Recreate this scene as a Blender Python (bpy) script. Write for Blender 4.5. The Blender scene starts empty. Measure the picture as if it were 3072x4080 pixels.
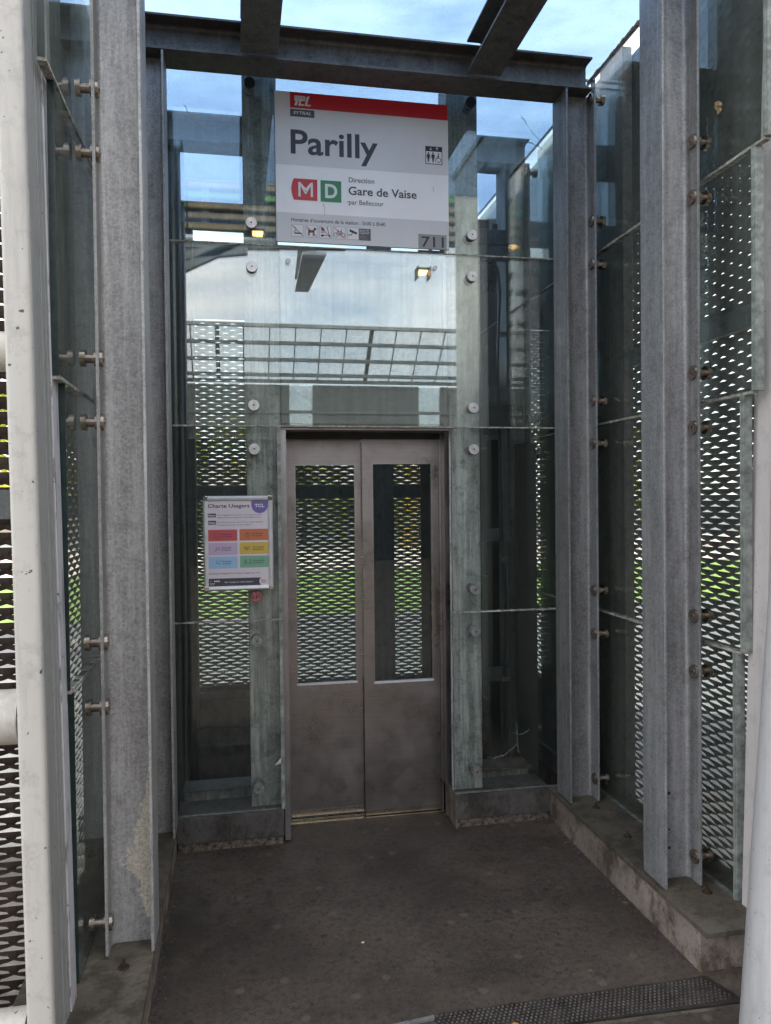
import bpy, math, random
from mathutils import Vector, Matrix
R = math.radians
random.seed(7)
sc = bpy.context.scene
COL = sc.collection

# ------------------------------------------------------------------ camera
cd = bpy.data.cameras.new('camera'); cam = bpy.data.objects.new('camera', cd); COL.objects.link(cam)
cd.sensor_fit = 'VERTICAL'; cd.sensor_height = 40.80; cd.lens = 30.97667
cd.clip_start = 0.05; cd.clip_end = 600
# calibrated world->camera axes (camera x right, y down, z forward)
CX, CY, CZ = (0.98229, -0.18719, -0.0107), (-0.01350, -0.01490, -0.99981), (0.18706, 0.98221, -0.01713)
xb = Vector(CX).normalized(); zb = -Vector(CZ).normalized(); yb = zb.cross(xb).normalized(); xb = yb.cross(zb)
m = Matrix((xb, yb, zb)).transposed().to_4x4(); m.translation = (0, 0, 1.65)
cam.matrix_world = m
sc.camera = cam

# ------------------------------------------------------------------ world, sun, exposure
SUN_EL, SUN_AZ = 31.0, 290.0            # azimuth clockwise from +y (90 = +x)
w = bpy.data.worlds.new('World'); sc.world = w; w.use_nodes = True
nt = w.node_tree; nt.nodes.clear()
wo = nt.nodes.new('ShaderNodeOutputWorld'); bg = nt.nodes.new('ShaderNodeBackground')
sky = nt.nodes.new('ShaderNodeTexSky'); sky.sky_type = 'NISHITA'; sky.sun_disc = False
sky.sun_elevation = R(SUN_EL); sky.sun_rotation = R(SUN_AZ); sky.air_density = 1.0; sky.dust_density = 1.2
tc = nt.nodes.new('ShaderNodeTexCoord'); mp = nt.nodes.new('ShaderNodeMapping'); mp.inputs['Scale'].default_value = (1.6, 1.6, 7.0)
mp.inputs['Rotation'].default_value = (0.10, 0.04, 0.3)
cn = nt.nodes.new('ShaderNodeTexNoise'); cn.inputs['Scale'].default_value = 1.9; cn.inputs['Detail'].default_value = 7; cn.inputs['Roughness'].default_value = 0.58
cr = nt.nodes.new('ShaderNodeValToRGB'); cr.color_ramp.elements[0].position = 0.30; cr.color_ramp.elements[1].position = 0.64; cr.color_ramp.elements[0].color = (.25, .25, .25, 1)
mx = nt.nodes.new('ShaderNodeMixRGB'); mx.inputs[2].default_value = (7.0, 6.95, 7.0, 1)
nt.links.new(tc.outputs['Generated'], mp.inputs[0]); nt.links.new(mp.outputs[0], cn.inputs['Vector'])
nt.links.new(cn.outputs['Fac'], cr.inputs[0]); nt.links.new(cr.outputs[0], mx.inputs[0]); nt.links.new(sky.outputs[0], mx.inputs[1])
nt.links.new(mx.outputs[0], bg.inputs[0]); nt.links.new(bg.outputs[0], wo.inputs[0])
bg.inputs[1].default_value = 0.13
sl = bpy.data.lights.new('sun', 'SUN'); sl.energy = 5.0; sl.angle = R(3); sl.color = (1, 0.95, 0.87)
so = bpy.data.objects.new('sun', sl); COL.objects.link(so)
d = Vector((math.sin(R(SUN_AZ))*math.cos(R(SUN_EL)), math.cos(R(SUN_AZ))*math.cos(R(SUN_EL)), math.sin(R(SUN_EL))))
so.rotation_euler = d.to_track_quat('Z', 'Y').to_euler(); so.location = d*40
sc.view_settings.view_transform = 'Standard'; sc.view_settings.look = 'None'; sc.view_settings.gamma = 1
sc.view_settings.exposure = 1.9
cy = sc.cycles
cy.use_denoising = True; cy.max_bounces = 10; cy.transparent_max_bounces = 40; cy.diffuse_bounces = 5; cy.glossy_bounces = 5
cy.caustics_reflective = False; cy.caustics_refractive = False; cy.sample_clamp_indirect = 6

# ------------------------------------------------------------------ materials
def _new(name):
    mt = bpy.data.materials.new(name); mt.use_nodes = True; n = mt.node_tree.nodes; n.clear()
    out = n.new('ShaderNodeOutputMaterial'); return mt, n, mt.node_tree.links, out
def _pos(n, l, scale=(1, 1, 1), rot=(0, 0, 0)):
    g = n.new('ShaderNodeNewGeometry'); mpn = n.new('ShaderNodeMapping')
    mpn.inputs['Scale'].default_value = scale; mpn.inputs['Rotation'].default_value = rot
    l.new(g.outputs['Position'], mpn.inputs[0]); return mpn.outputs[0]
def _noise(n, l, v, s, d=5, r=0.6):
    t = n.new('ShaderNodeTexNoise'); t.inputs['Scale'].default_value = s; t.inputs['Detail'].default_value = d
    t.inputs['Roughness'].default_value = r; l.new(v, t.inputs['Vector']); return t.outputs['Fac']
def _ramp(n, l, f, a, b, ca=(0, 0, 0, 1), cb=(1, 1, 1, 1)):
    t = n.new('ShaderNodeValToRGB'); e = t.color_ramp.elements
    e[0].position, e[1].position = a, b; e[0].color, e[1].color = ca, cb; l.new(f, t.inputs[0]); return t.outputs[0]
def _mix(n, l, f, a, b, mode='MIX'):
    t = n.new('ShaderNodeMixRGB'); t.blend_type = mode
    for i, v in enumerate((f, a, b)):
        if isinstance(v, (int, float)): t.inputs[i].default_value = v
        elif isinstance(v, (tuple, list)): t.inputs[i].default_value = tuple(v)[:3] + (1,)
        else: l.new(v, t.inputs[i])
    return t.outputs[0]
def _bump(n, l, h, st, dist=0.002):
    b = n.new('ShaderNodeBump'); b.inputs['Strength'].default_value = st; b.inputs['Distance'].default_value = dist
    l.new(h, b.inputs['Height']); return b.outputs[0]
def _pbsdf(n, l, out, col, rough, metal=0.0, nrm=None, spec=None):
    p = n.new('ShaderNodeBsdfPrincipled')
    for k, v in (('Base Color', col), ('Roughness', rough), ('Metallic', metal)):
        if isinstance(v, (int, float)): p.inputs[k].default_value = v
        elif isinstance(v, (tuple, list)): p.inputs[k].default_value = tuple(v)[:3] + (1,)
        else: l.new(v, p.inputs[k])
    if nrm is not None: l.new(nrm, p.inputs['Normal'])
    if spec is not None: p.inputs['Specular IOR Level'].default_value = spec
    l.new(p.outputs[0], out.inputs[0]); return p

def plain(name, col, rough=0.5, metal=0.0, var=0.12, scale=9.0, bump=0.0):
    mt, n, l, out = _new(name); v = _pos(n, l)
    f = _noise(n, l, v, scale); dark = tuple(c*(1-2.2*var) for c in col); lite = tuple(min(1, c*(1+var)) for c in col)
    c = _ramp(n, l, f, 0.3, 0.7, dark+(1,), lite+(1,))
    nb = _bump(n, l, _noise(n, l, v, scale*14), bump) if bump else None
    _pbsdf(n, l, out, c, rough, metal, nb); return mt

def galvanised(name, a, b, dirt=(0.045, 0.042, 0.038), dirt_amt=0.32, spang=130, rough=0.5, metal=0.35, streak=0.5):
    mt, n, l, out = _new(name); v = _pos(n, l); vs = _pos(n, l, (26, 26, 1.6))
    vo = n.new('ShaderNodeTexVoronoi'); vo.inputs['Scale'].default_value = spang; l.new(v, vo.inputs['Vector'])
    sp = _ramp(n, l, vo.outputs['Color'], 0.1, 0.9)
    big = _noise(n, l, v, 5.5, 6, 0.65)
    base = _mix(n, l, big, a, b)
    base = _mix(n, l, 0.42, base, _mix(n, l, sp, (0.45, 0.45, 0.45), (1.45, 1.45, 1.45)), 'MULTIPLY')
    v2 = n.new('ShaderNodeTexVoronoi'); v2.inputs['Scale'].default_value = spang*2.7; l.new(v, v2.inputs['Vector'])
    base = _mix(n, l, 0.22, base, _mix(n, l, _ramp(n, l, v2.outputs['Color'], 0.1, 0.9), (0.5, 0.5, 0.5), (1.4, 1.4, 1.4)), 'MULTIPLY')
    st = _ramp(n, l, _noise(n, l, vs, 1.0, 7, 0.75), 0.46, 0.66)
    base = _mix(n, l, _mix(n, l, streak, (0, 0, 0), st), base, tuple(min(1, x*1.55) for x in b))
    dn = _ramp(n, l, _noise(n, l, v, 13, 8, 0.76), 0.50, 0.68)
    base = _mix(n, l, _mix(n, l, dirt_amt, (0, 0, 0), dn), base, dirt)
    fine = _ramp(n, l, _noise(n, l, v, 210, 3, 0.6), 0.66, 0.74)
    base = _mix(n, l, _mix(n, l, 0.35, (0, 0, 0), fine), base, dirt)
    oi = n.new('ShaderNodeObjectInfo'); rv = _ramp(n, l, oi.outputs['Random'], 0.0, 1.0, (0.80, 0.79, 0.78, 1), (1.16, 1.16, 1.18, 1))
    base = _mix(n, l, 1.0, base, rv, 'MULTIPLY')
    rr = _mix(n, l, big, (rough-0.10,)*3, (rough+0.14,)*3)
    _pbsdf(n, l, out, base, rr, metal, _bump(n, l, _noise(n, l, v, 55, 5), 0.12)); return mt

def glass(name, tint=(0.86, 0.93, 0.91), ior=1.6, dirt=0.05, spot=0.0, dirtcol=(0.5, 0.5, 0.47), streak=0.35, gain=1.0):
    mt, n, l, out = _new(name)
    tr = n.new('ShaderNodeBsdfTransparent'); tr.inputs[0].default_value = tint + (1,)
    gl = n.new('ShaderNodeBsdfGlossy'); gl.inputs['Roughness'].default_value = 0.0
    gl.inputs['Color'].default_value = (0.92, 0.96, 0.95, 1)
    geo = n.new('ShaderNodeNewGeometry'); dt = n.new('ShaderNodeVectorMath'); dt.operation = 'DOT_PRODUCT'
    l.new(geo.outputs['Normal'], dt.inputs[0]); l.new(geo.outputs['Incoming'], dt.inputs[1])
    def mth(op, a, b=None):
        q = n.new('ShaderNodeMath'); q.operation = op; q.use_clamp = op in ('MULTIPLY_ADD', 'SUBTRACT')
        for i, v_ in enumerate((a, b)):
            if v_ is None: continue
            if isinstance(v_, (int, float)): q.inputs[i].default_value = v_
            else: l.new(v_, q.inputs[i])
        return q
    f0 = min(.6, ((ior-1)/(ior+1))**2*gain)
    p5 = mth('POWER', mth('SUBTRACT', 1.0, mth('ABSOLUTE', dt.outputs['Value']).outputs[0]).outputs[0], 5.0)
    fm = mth('MULTIPLY_ADD', p5.outputs[0], 1-f0); fm.inputs[2].default_value = f0
    m1 = n.new('ShaderNodeMixShader'); l.new(fm.outputs[0], m1.inputs[0]); l.new(tr.outputs[0], m1.inputs[1]); l.new(gl.outputs[0], m1.inputs[2])
    v = _pos(n, l); vs = _pos(n, l, (70, 70, 1.2))
    a = _ramp(n, l, _noise(n, l, v, 7, 8, 0.7), 0.35, 0.85, (0.25,)*3+(1,), (1,)*3+(1,))
    s = _ramp(n, l, _noise(n, l, vs, 1.0, 5, 0.7), 0.45, 0.8)
    msk = _mix(n, l, streak, a, s, 'ADD')
    msk = _mix(n, l, 1.0, msk, (dirt,)*3, 'MULTIPLY')
    if spot:
        sp = _ramp(n, l, _noise(n, l, v, 85, 4, 0.75), 0.60, 0.72)
        msk = _mix(n, l, spot, msk, sp, 'ADD')
    df = n.new('ShaderNodeBsdfDiffuse'); df.inputs[0].default_value = dirtcol + (1,)
    tl = n.new('ShaderNodeBsdfTranslucent'); tl.inputs[0].default_value = dirtcol + (1,)
    md = n.new('ShaderNodeMixShader'); md.inputs[0].default_value = 0.5; l.new(df.outputs[0], md.inputs[1]); l.new(tl.outputs[0], md.inputs[2])
    m2 = n.new('ShaderNodeMixShader'); l.new(msk, m2.inputs[0]); l.new(m1.outputs[0], m2.inputs[1]); l.new(md.outputs[0], m2.inputs[2])
    l.new(m2.outputs[0], out.inputs[0]); return mt

def concrete(name, a, b, stain, rough=0.85, scale=6, bump=0.35):
    mt, n, l, out = _new(name); v = _pos(n, l)
    c = _mix(n, l, _ramp(n, l, _noise(n, l, v, scale, 8, 0.65), 0.3, 0.7), a, b)
    c = _mix(n, l, _ramp(n, l, _noise(n, l, _pos(n, l, (8, 8, 5)), 1.0, 8, 0.78), 0.47, 0.60), c, stain)
    c = _mix(n, l, _mix(n, l, 0.6, (0, 0, 0), _ramp(n, l, _noise(n, l, v, 38, 6, 0.75), 0.52, 0.66)), c, tuple(x*0.45 for x in a))
    pit = _ramp(n, l, _noise(n, l, v, 120, 3, 0.6), 0.66, 0.72)
    c = _mix(n, l, pit, c, tuple(x*0.4 for x in a))
    _pbsdf(n, l, out, c, rough, 0, _bump(n, l, _noise(n, l, v, 70, 8, 0.7), bump, 0.004)); return mt

def floor_mat():
    mt, n, l, out = _new('worn_asphalt_floor'); v = _pos(n, l)
    def layer(c, f, amt, col): return _mix(n, l, _mix(n, l, amt, (0, 0, 0), f), c, col)
    c = _mix(n, l, _ramp(n, l, _noise(n, l, v, 1.9, 6, 0.6), 0.36, 0.62), (0.047, 0.036, 0.029), (0.092, 0.074, 0.061))
    c = layer(c, _ramp(n, l, _noise(n, l, v, 4.2, 10, 0.8), 0.50, 0.64), 0.5, (0.022, 0.022, 0.020))
    c = layer(c, _ramp(n, l, _noise(n, l, v, 40, 8, 0.8), 0.48, 0.60), 0.75, (0.024, 0.021, 0.018))
    c = layer(c, _ramp(n, l, _noise(n, l, v, 95, 4, 0.7), 0.58, 0.68), 0.65, (0.15, 0.125, 0.105))
    c = layer(c, _ramp(n, l, _noise(n, l, _pos(n, l, (1, 1, 1), (0, 0, 0.4)), 2.0, 9, 0.78), 0.54, 0.70), 0.5, (0.145, 0.108, 0.074))
    vo = n.new('ShaderNodeTexVoronoi'); vo.voronoi_dimensions = '2D'; vo.inputs['Scale'].default_value = 4.5; l.new(v, vo.inputs['Vector'])
    g = _ramp(n, l, vo.outputs['Distance'], 0.045, 0.075, (1, 1, 1, 1), (0, 0, 0, 1))
    c = layer(c, g, 0.55, (0.026, 0.023, 0.021))
    v2 = n.new('ShaderNodeTexVoronoi'); v2.voronoi_dimensions = '2D'; v2.inputs['Scale'].default_value = 3.1; l.new(v, v2.inputs['Vector'])
    c = layer(c, _ramp(n, l, v2.outputs['Distance'], 0.035, 0.06, (1, 1, 1, 1), (0, 0, 0, 1)), 0.5, (0.14, 0.115, 0.092))
    rr = _ramp(n, l, _noise(n, l, v, 2.2, 6, 0.6), 0.3, 0.7, (0.66,)*3+(1,), (0.42,)*3+(1,))
    _pbsdf(n, l, out, c, rr, 0, _bump(n, l, _noise(n, l, v, 110, 8, 0.75), 0.5, 0.003), spec=0.35); return mt

def brushed(name, col, rough=0.33, metal=1.0, dirs=(3, 3, 110), scr=0.5):
    mt, n, l, out = _new(name); v = _pos(n, l, dirs); vp = _pos(n, l)
    f = _noise(n, l, v, 1.0, 6, 0.65)
    c = _mix(n, l, _ramp(n, l, f, 0.32, 0.68), tuple(x*0.90 for x in col), tuple(min(1, x*1.05) for x in col))
    c = _mix(n, l, _mix(n, l, 0.8, (0, 0, 0), _ramp(n, l, _noise(n, l, vp, 7, 8, 0.74), 0.50, 0.72)), c, tuple(x*0.62 for x in col))
    for rt, sc_s, thr in ((0.05, (5, 5, 150), 0.70), (-0.25, (9, 9, 110), 0.72), (0.6, (14, 14, 80), 0.73)):
        sc_ = _ramp(n, l, _noise(n, l, _pos(n, l, sc_s, (0, rt, 0)), 1.0, 4, 0.6), thr, thr+.04)
        c = _mix(n, l, _mix(n, l, scr, (0, 0, 0), sc_), c, tuple(min(1, x*1.4) for x in col))
    smu = _noise(n, l, vp, 4.5, 6, 0.7)
    rr = _mix(n, l, _ramp(n, l, smu, 0.35, 0.65), (rough-0.09,)*3, (rough+0.16,)*3)
    _pbsdf(n, l, out, c, rr, metal, _bump(n, l, _noise(n, l, vp, 3.0, 3), 0.10, 0.01)); return mt

def white_paint(name, col, scuff=True):
    mt, n, l, out = _new(name); v = _pos(n, l)
    c = _mix(n, l, _noise(n, l, v, 3.5, 6), tuple(x*0.86 for x in col), col)
    c = _mix(n, l, _mix(n, l, 0.55, (0, 0, 0), _ramp(n, l, _noise(n, l, _pos(n, l, (20, 20, 2.2)), 1.0, 7, 0.7), 0.50, 0.72)), c, tuple(x*0.55 for x in col))
    c = _mix(n, l, _mix(n, l, 0.55, (0, 0, 0), _ramp(n, l, _noise(n, l, v, 13, 9, 0.78), 0.52, 0.64)), c, tuple(x*0.6 for x in col))
    if scuff:
        s = _ramp(n, l, _noise(n, l, _pos(n, l, (34, 34, 5)), 1.0, 8, 0.72), 0.57, 0.60)
        c = _mix(n, l, _mix(n, l, 0.8, (0, 0, 0), s), c, (0.16, 0.15, 0.155))
    d2 = _ramp(n, l, _noise(n, l, v, 42, 3, 0.6), 0.69, 0.72)
    c = _mix(n, l, d2, c, (0.07, 0.06, 0.05))
    _pbsdf(n, l, out, c, 0.42, 0, _bump(n, l, _noise(n, l, v, 90, 3), 0.05)); return mt

def emit(name, col, s):
    mt, n, l, out = _new(name); e = n.new('ShaderNodeEmission'); e.inputs[0].default_value = col + (1,); e.inputs[1].default_value = s
    l.new(e.outputs[0], out.inputs[0]); return mt
def flat(name, col, rough=0.45):
    mt, n, l, out = _new(name); _pbsdf(n, l, out, col, rough); return mt

M = {}
M['galv'] = galvanised('galvanised_steel', (0.245, 0.240, 0.236), (0.40, 0.395, 0.39))
M['galv_r'] = galvanised('weathered_galvanised_steel', (0.185, 0.185, 0.190), (0.31, 0.31, 0.315), dirt_amt=0.4)
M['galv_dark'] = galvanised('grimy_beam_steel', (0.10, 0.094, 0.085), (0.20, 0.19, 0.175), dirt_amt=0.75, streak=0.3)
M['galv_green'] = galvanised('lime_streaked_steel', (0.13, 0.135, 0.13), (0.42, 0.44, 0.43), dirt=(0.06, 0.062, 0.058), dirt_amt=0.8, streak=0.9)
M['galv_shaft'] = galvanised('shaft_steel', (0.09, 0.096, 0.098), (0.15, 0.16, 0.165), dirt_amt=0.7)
M['mesh'] = plain('expanded_metal_grey', (0.185, 0.195, 0.195), 0.45, 0.35, 0.15, 14)
M['mesh_brown'] = plain('grimy_expanded_metal', (0.09, 0.068, 0.058), 0.5, 0.4, 0.25, 10)
M['glass_up'] = glass('reflective_pane_glass', (0.89, 0.92, 0.91), 1.62, 0.06, 0.03, streak=0.7, gain=2.6)
M['glass_top'] = glass('cobwebbed_pane_glass', (0.87, 0.92, 0.92), 1.55, 0.06, 0.03, streak=0.35, gain=2.2)
M['glass_low'] = glass('grimy_pane_glass', (0.905, 0.925, 0.91), 1.5, 0.028, 0.012)
M['glass_side'] = glass('side_wall_glass', (0.89, 0.92, 0.905), 1.42, 0.05, 0.012, streak=0.55)
M['glass_roof'] = glass('speckled_roof_glass', (0.55, 0.67, 0.82), 1.4, 0.12, 0.30, (0.24, 0.24, 0.23), 0.1)
M['glass_sheet'] = glass('scratched_cover_sheet', (0.93, 0.95, 0.95), 1.6, 0.10, 0.035, (0.62, 0.64, 0.64), 0.8, gain=1.8)
M['glass_door'] = glass('door_glass', (0.86, 0.9, 0.9), 1.45, 0.015)
M['glass_edge'] = plain('glass_edge', (0.27, 0.295, 0.275), 0.25, 0, 0.25, 30)
M['glass_edge_dark'] = plain('dark_laminated_edge', (0.02, 0.035, 0.035), 0.2, 0, 0.2, 30)
M['seal'] = plain('old_sealant', (0.42, 0.40, 0.35), 0.7, 0, 0.35, 45, 0.3)
M['foam'] = plain('yellowed_foam', (0.42, 0.30, 0.16), 0.8, 0, 0.3, 60, 0.4)
M['bronze'] = plain('bronzed_stainless', (0.30, 0.25, 0.21), 0.26, 0.9, 0.2, 30)
M['inox'] = plain('bright_stainless', (0.62, 0.60, 0.60), 0.3, 0.55, 0.15, 40)
M['inox_dull'] = plain('dull_stainless', (0.34, 0.335, 0.34), 0.38, 0.6, 0.25, 40)
M['red_paint'] = plain('flaking_red_paint', (0.42, 0.13, 0.13), 0.6, 0.1, 0.45, 70)
M['black'] = flat('black_rubber', (0.012, 0.012, 0.013), 0.5)
M['dark'] = plain('dark_shaft_metal', (0.028, 0.030, 0.032), 0.45, 0.3, 0.3, 12)
M['door'] = brushed('brown_brushed_steel', (0.31, 0.28, 0.268))
M['door_edge'] = brushed('polished_door_edge', (0.36, 0.31, 0.25), 0.25)
M['jamb'] = brushed('jamb_steel', (0.33, 0.31, 0.31), 0.35, 1.0, (260, 260, 3))
M['concrete'] = concrete('stained_concrete', (0.17, 0.135, 0.108), (0.31, 0.26, 0.222), (0.075, 0.054, 0.038))
M['plate'] = concrete('dusty_steel_plate', (0.075, 0.062, 0.046), (0.125, 0.106, 0.080), (0.045, 0.036, 0.027), 0.7, 5, 0.15)
M['plinth'] = concrete('dirty_plinth_steel', (0.058, 0.052, 0.049), (0.11, 0.10, 0.098), (0.032, 0.026, 0.021), 0.55, 7, 0.1)
M['foil'] = plain('crumpled_foil_tape', (0.30, 0.25, 0.21), 0.35, 0.7, 0.42, 45, 0.9)
M['pit'] = concrete('damp_pit_concrete', (0.085, 0.072, 0.056), (0.14, 0.12, 0.095), (0.04, 0.033, 0.026))
M['floor'] = floor_mat()
M['tread'] = plain('worn_tread_plate', (0.052, 0.044, 0.040), 0.45, 0.3, 0.3, 12, 0.1)
M['stud'] = plain('polished_stud', (0.105, 0.09, 0.08), 0.35, 0.5, 0.3, 25)
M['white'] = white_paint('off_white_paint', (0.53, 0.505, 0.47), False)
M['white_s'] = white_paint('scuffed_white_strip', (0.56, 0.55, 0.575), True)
M['white_shaded'] = white_paint('shaded_white_paint', (0.33, 0.33, 0.32), False)  # off-white darkened, the left post's side shading is put into the colour
M['white_r'] = white_paint('pinkish_white_paint', (0.62, 0.57, 0.56), False)
M['white_c'] = white_paint('pale_grey_tube_paint', (0.50, 0.495, 0.50), False)
M['pipe'] = white_paint('cream_pipe_paint', (0.58, 0.55, 0.49), False)
M['patch'] = plain('flaked_beige_coating', (0.66, 0.60, 0.50), 0.8, 0, 0.2, 120, 0.3)
M['rust'] = plain('rust_spot', (0.055, 0.035, 0.022), 0.7, 0.2, 0.4, 60)
M['sign_w'] = plain('sign_white', (0.84, 0.83, 0.835), 0.32, 0, 0.03, 4)
M['sign_g'] = plain('sign_grey', (0.59, 0.585, 0.60), 0.32, 0, 0.03, 4)
M['sign_g2'] = plain('sign_light_grey', (0.63, 0.625, 0.635), 0.32, 0, 0.03, 4)
M['sign_num'] = flat('sign_number_grey', (0.24, 0.235, 0.245), 0.35)
M['red'] = flat('sign_red', (0.46, 0.014, 0.022), 0.35)
M['mred'] = flat('metro_red', (0.50, 0.02, 0.03), 0.35)
M['green'] = flat('line_green', (0.015, 0.20, 0.075), 0.35)
M['ink'] = flat('sign_black', (0.016, 0.016, 0.02), 0.4)
M['ink2'] = flat('sign_dark_grey', (0.055, 0.055, 0.062), 0.4)
M['paper'] = flat('poster_paper', (0.66, 0.60, 0.66), 0.5)
M['letter'] = flat('white_lettering', (0.70, 0.69, 0.70), 0.4)
M['violet'] = flat('poster_violet', (0.16, 0.12, 0.36), 0.5)
M['p_ink'] = flat('poster_ink', (0.06, 0.05, 0.07), 0.5)
M['alu'] = plain('anodised_aluminium', (0.66, 0.66, 0.67), 0.32, 0.15, 0.06, 20)
M['chrome'] = flat('chrome_corner', (0.55, 0.53, 0.52), 0.12); M['chrome'].node_tree.nodes['Principled BSDF'].inputs['Metallic'].default_value = 1
for k, c in dict(p_red=(0.50, 0.085, 0.10), p_org=(0.54, 0.17, 0.075), p_lil=(0.51, 0.40, 0.55), p_yel=(0.60, 0.42, 0.08), p_blu=(0.31, 0.49, 0.70), p_grn=(0.19, 0.40, 0.27)).items():
    M[k] = flat('poster_tile_'+{'p_red':'red','p_org':'orange','p_lil':'lilac','p_yel':'yellow','p_blu':'blue','p_grn':'green'}[k], c, 0.5)
M['pave'] = concrete('outdoor_paving', (0.105, 0.106, 0.108), (0.15, 0.15, 0.152), (0.075, 0.075, 0.075))
M['grass'] = plain('lawn_green', (0.13, 0.22, 0.022), 0.8, 0, 0.3, 2.5)
M['path'] = plain('pale_gravel_path', (0.48, 0.40, 0.33), 0.9, 0, 0.1, 3)
def leafmat(name, col):
    mt, n, l, out = _new(name); f = _noise(n, l, _pos(n, l), 2.0)
    c = _ramp(n, l, f, 0.3, 0.7, tuple(x*.6 for x in col)+(1,), col+(1,)); a = n.new('ShaderNodeBsdfDiffuse'); b = n.new('ShaderNodeBsdfTranslucent'); m_ = n.new('ShaderNodeMixShader'); m_.inputs[0].default_value = .45
    l.new(c, a.inputs[0]); l.new(c, b.inputs[0]); l.new(a.outputs[0], m_.inputs[1]); l.new(b.outputs[0], m_.inputs[2]); l.new(m_.outputs[0], out.inputs[0]); return mt
M['leaf'] = leafmat('leaf_green', (0.34, 0.35, 0.06))
M['leaf_y'] = leafmat('yellow_leaf', (0.55, 0.36, 0.04))
M['bark'] = plain('bark', (0.09, 0.065, 0.045), 0.9, 0, 0.3, 8)
M['render'] = plain('pale_facade_render', (0.58, 0.47, 0.38), 0.85, 0, 0.08, 1.2)
M['win'] = flat('dark_window', (0.03, 0.035, 0.045), 0.1)
M['roof_tile'] = plain('tile_roof', (0.40, 0.33, 0.28), 0.8, 0, 0.2, 3)
M['panel'] = glass('milky_canopy_panel', (0.80, 0.82, 0.82), 1.2, 0.45, 0, (0.80, 0.80, 0.79), 0.1)
M['can_steel'] = plain('canopy_steel', (0.24, 0.25, 0.245), 0.5, 0.1, 0.15, 3)
M['can_wall'] = plain('canopy_screen', (0.22, 0.225, 0.21), 0.7, 0, 0.1, 3)
M['wood'] = plain('timber_slat', (0.30, 0.235, 0.15), 0.7, 0, 0.2, 5)
M['gpaint'] = flat('green_slat_paint', (0.12, 0.32, 0.09), 0.6)
M['lampglow'] = emit('warm_lamp_glow', (1.0, 0.55, 0.18), 6)
M['web'] = plain('dusty_cobweb', (0.06, 0.062, 0.06), 0.9, 0, 0.3, 40)
M['web_pale'] = plain('pale_cobweb', (0.40, 0.41, 0.41), 0.9, 0, 0.3, 40)
M['scrap'] = flat('orange_scrap', (0.55, 0.23, 0.03), 0.6)
M['crumb'] = flat('pale_crumb', (0.70, 0.62, 0.36), 0.7)
M['leafdry'] = flat('dry_leaf', (0.10, 0.07, 0.04), 0.8)

# ------------------------------------------------------------------ mesh helpers
class MB:
    def __init__(s): s.v, s.f, s.mi = [], [], []
    def add(s, vs, fs, mi=0):
        o = len(s.v); s.v += [tuple(p) for p in vs]; s.f += [tuple(o+i for i in q) for q in fs]; s.mi += [mi]*len(fs); return s
    def box(s, x0, x1, y0, y1, z0, z1, mi=0):
        vs = [(x, y, z) for z in (z0, z1) for y in (y0, y1) for x in (x0, x1)]
        return s.add(vs, [(0, 2, 3, 1), (4, 5, 7, 6), (0, 1, 5, 4), (2, 6, 7, 3), (0, 4, 6, 2), (1, 3, 7, 5)], mi)
    def quad(s, a, b, c, d, mi=0): return s.add([a, b, c, d], [(0, 1, 2, 3)], mi)
    def hexa(s, b4, t4, mi=0):    # bottom quad, top quad (same winding)
        return s.add(list(b4)+list(t4), [(3, 2, 1, 0), (4, 5, 6, 7), (0, 1, 5, 4), (1, 2, 6, 5), (2, 3, 7, 6), (3, 0, 4, 7)], mi)
    def prism(s, poly, fn, mi=0): # poly 2d, fn(p,t) t in {0,1} -> 3d
        n = len(poly); vs = [fn(p, 0) for p in poly] + [fn(p, 1) for p in poly]
        return s.add(vs, [tuple(range(n))[::-1], tuple(range(n, 2*n))] + [(i, (i+1) % n, n+(i+1) % n, n+i) for i in range(n)], mi)
    def cyl(s, a, b, r, r2=None, seg=20, mi=0, cap=True):
        a, b = Vector(a), Vector(b); r2 = r if r2 is None else r2; ax = (b-a).normalized()
        u = ax.orthogonal().normalized(); v = ax.cross(u); vs = []
        for c, q in ((a, r), (b, r2)):
            for i in range(seg):
                t = 2*math.pi*i/seg; vs.append(c + (u*math.cos(t)+v*math.sin(t))*q)
        fs = [(i, (i+1) % seg, seg+(i+1) % seg, seg+i) for i in range(seg)]
        if cap: fs += [tuple(range(seg))[::-1], tuple(range(seg, 2*seg))]
        return s.add(vs, fs, mi)
    def tube(s, pts, r, seg=8, mi=0):
        for a, b in zip(pts[:-1], pts[1:]): s.cyl(a, b, r, None, seg, mi)
        return s

def thing(name, label, cat, loc=(0, 0, 0), group=None):
    label = label.strip()
    o = bpy.data.objects.new(name, None); o.empty_display_size = 0.05; COL.objects.link(o); o.location = loc
    o['label'] = label; o['category'] = cat; o['kind'] = 'thing'
    if group: o['group'] = group
    return o
def wloc(o):
    p = Vector((0, 0, 0))
    while o is not None: p += o.location; o = o.parent
    return p
def obj(name, mb, mats, parent=None, smooth=False, bevel=0.0, label=None):
    off = wloc(parent) if parent else Vector((0, 0, 0))
    me = bpy.data.meshes.new(name); me.from_pydata([tuple(Vector(p)-off) for p in mb.v], [], mb.f)
    mats = mats if isinstance(mats, (list, tuple)) else [mats]
    for q in mats: me.materials.append(M[q])
    me.polygons.foreach_set('material_index', mb.mi)
    me.validate(); me.update()
    o = bpy.data.objects.new(name, me); COL.objects.link(o)
    if parent: o.parent = parent
    if smooth:
        for p in me.polygons: p.use_smooth = True
        try:
            me.set_sharp_from_angle(angle=R(38))
        except Exception: pass
    if bevel:
        b = o.modifiers.new('bevel', 'BEVEL'); b.width = bevel; b.segments = 2; b.limit_method = 'ANGLE'; b.angle_limit = R(50)
    if label: o['label'] = label
    return o
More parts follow.
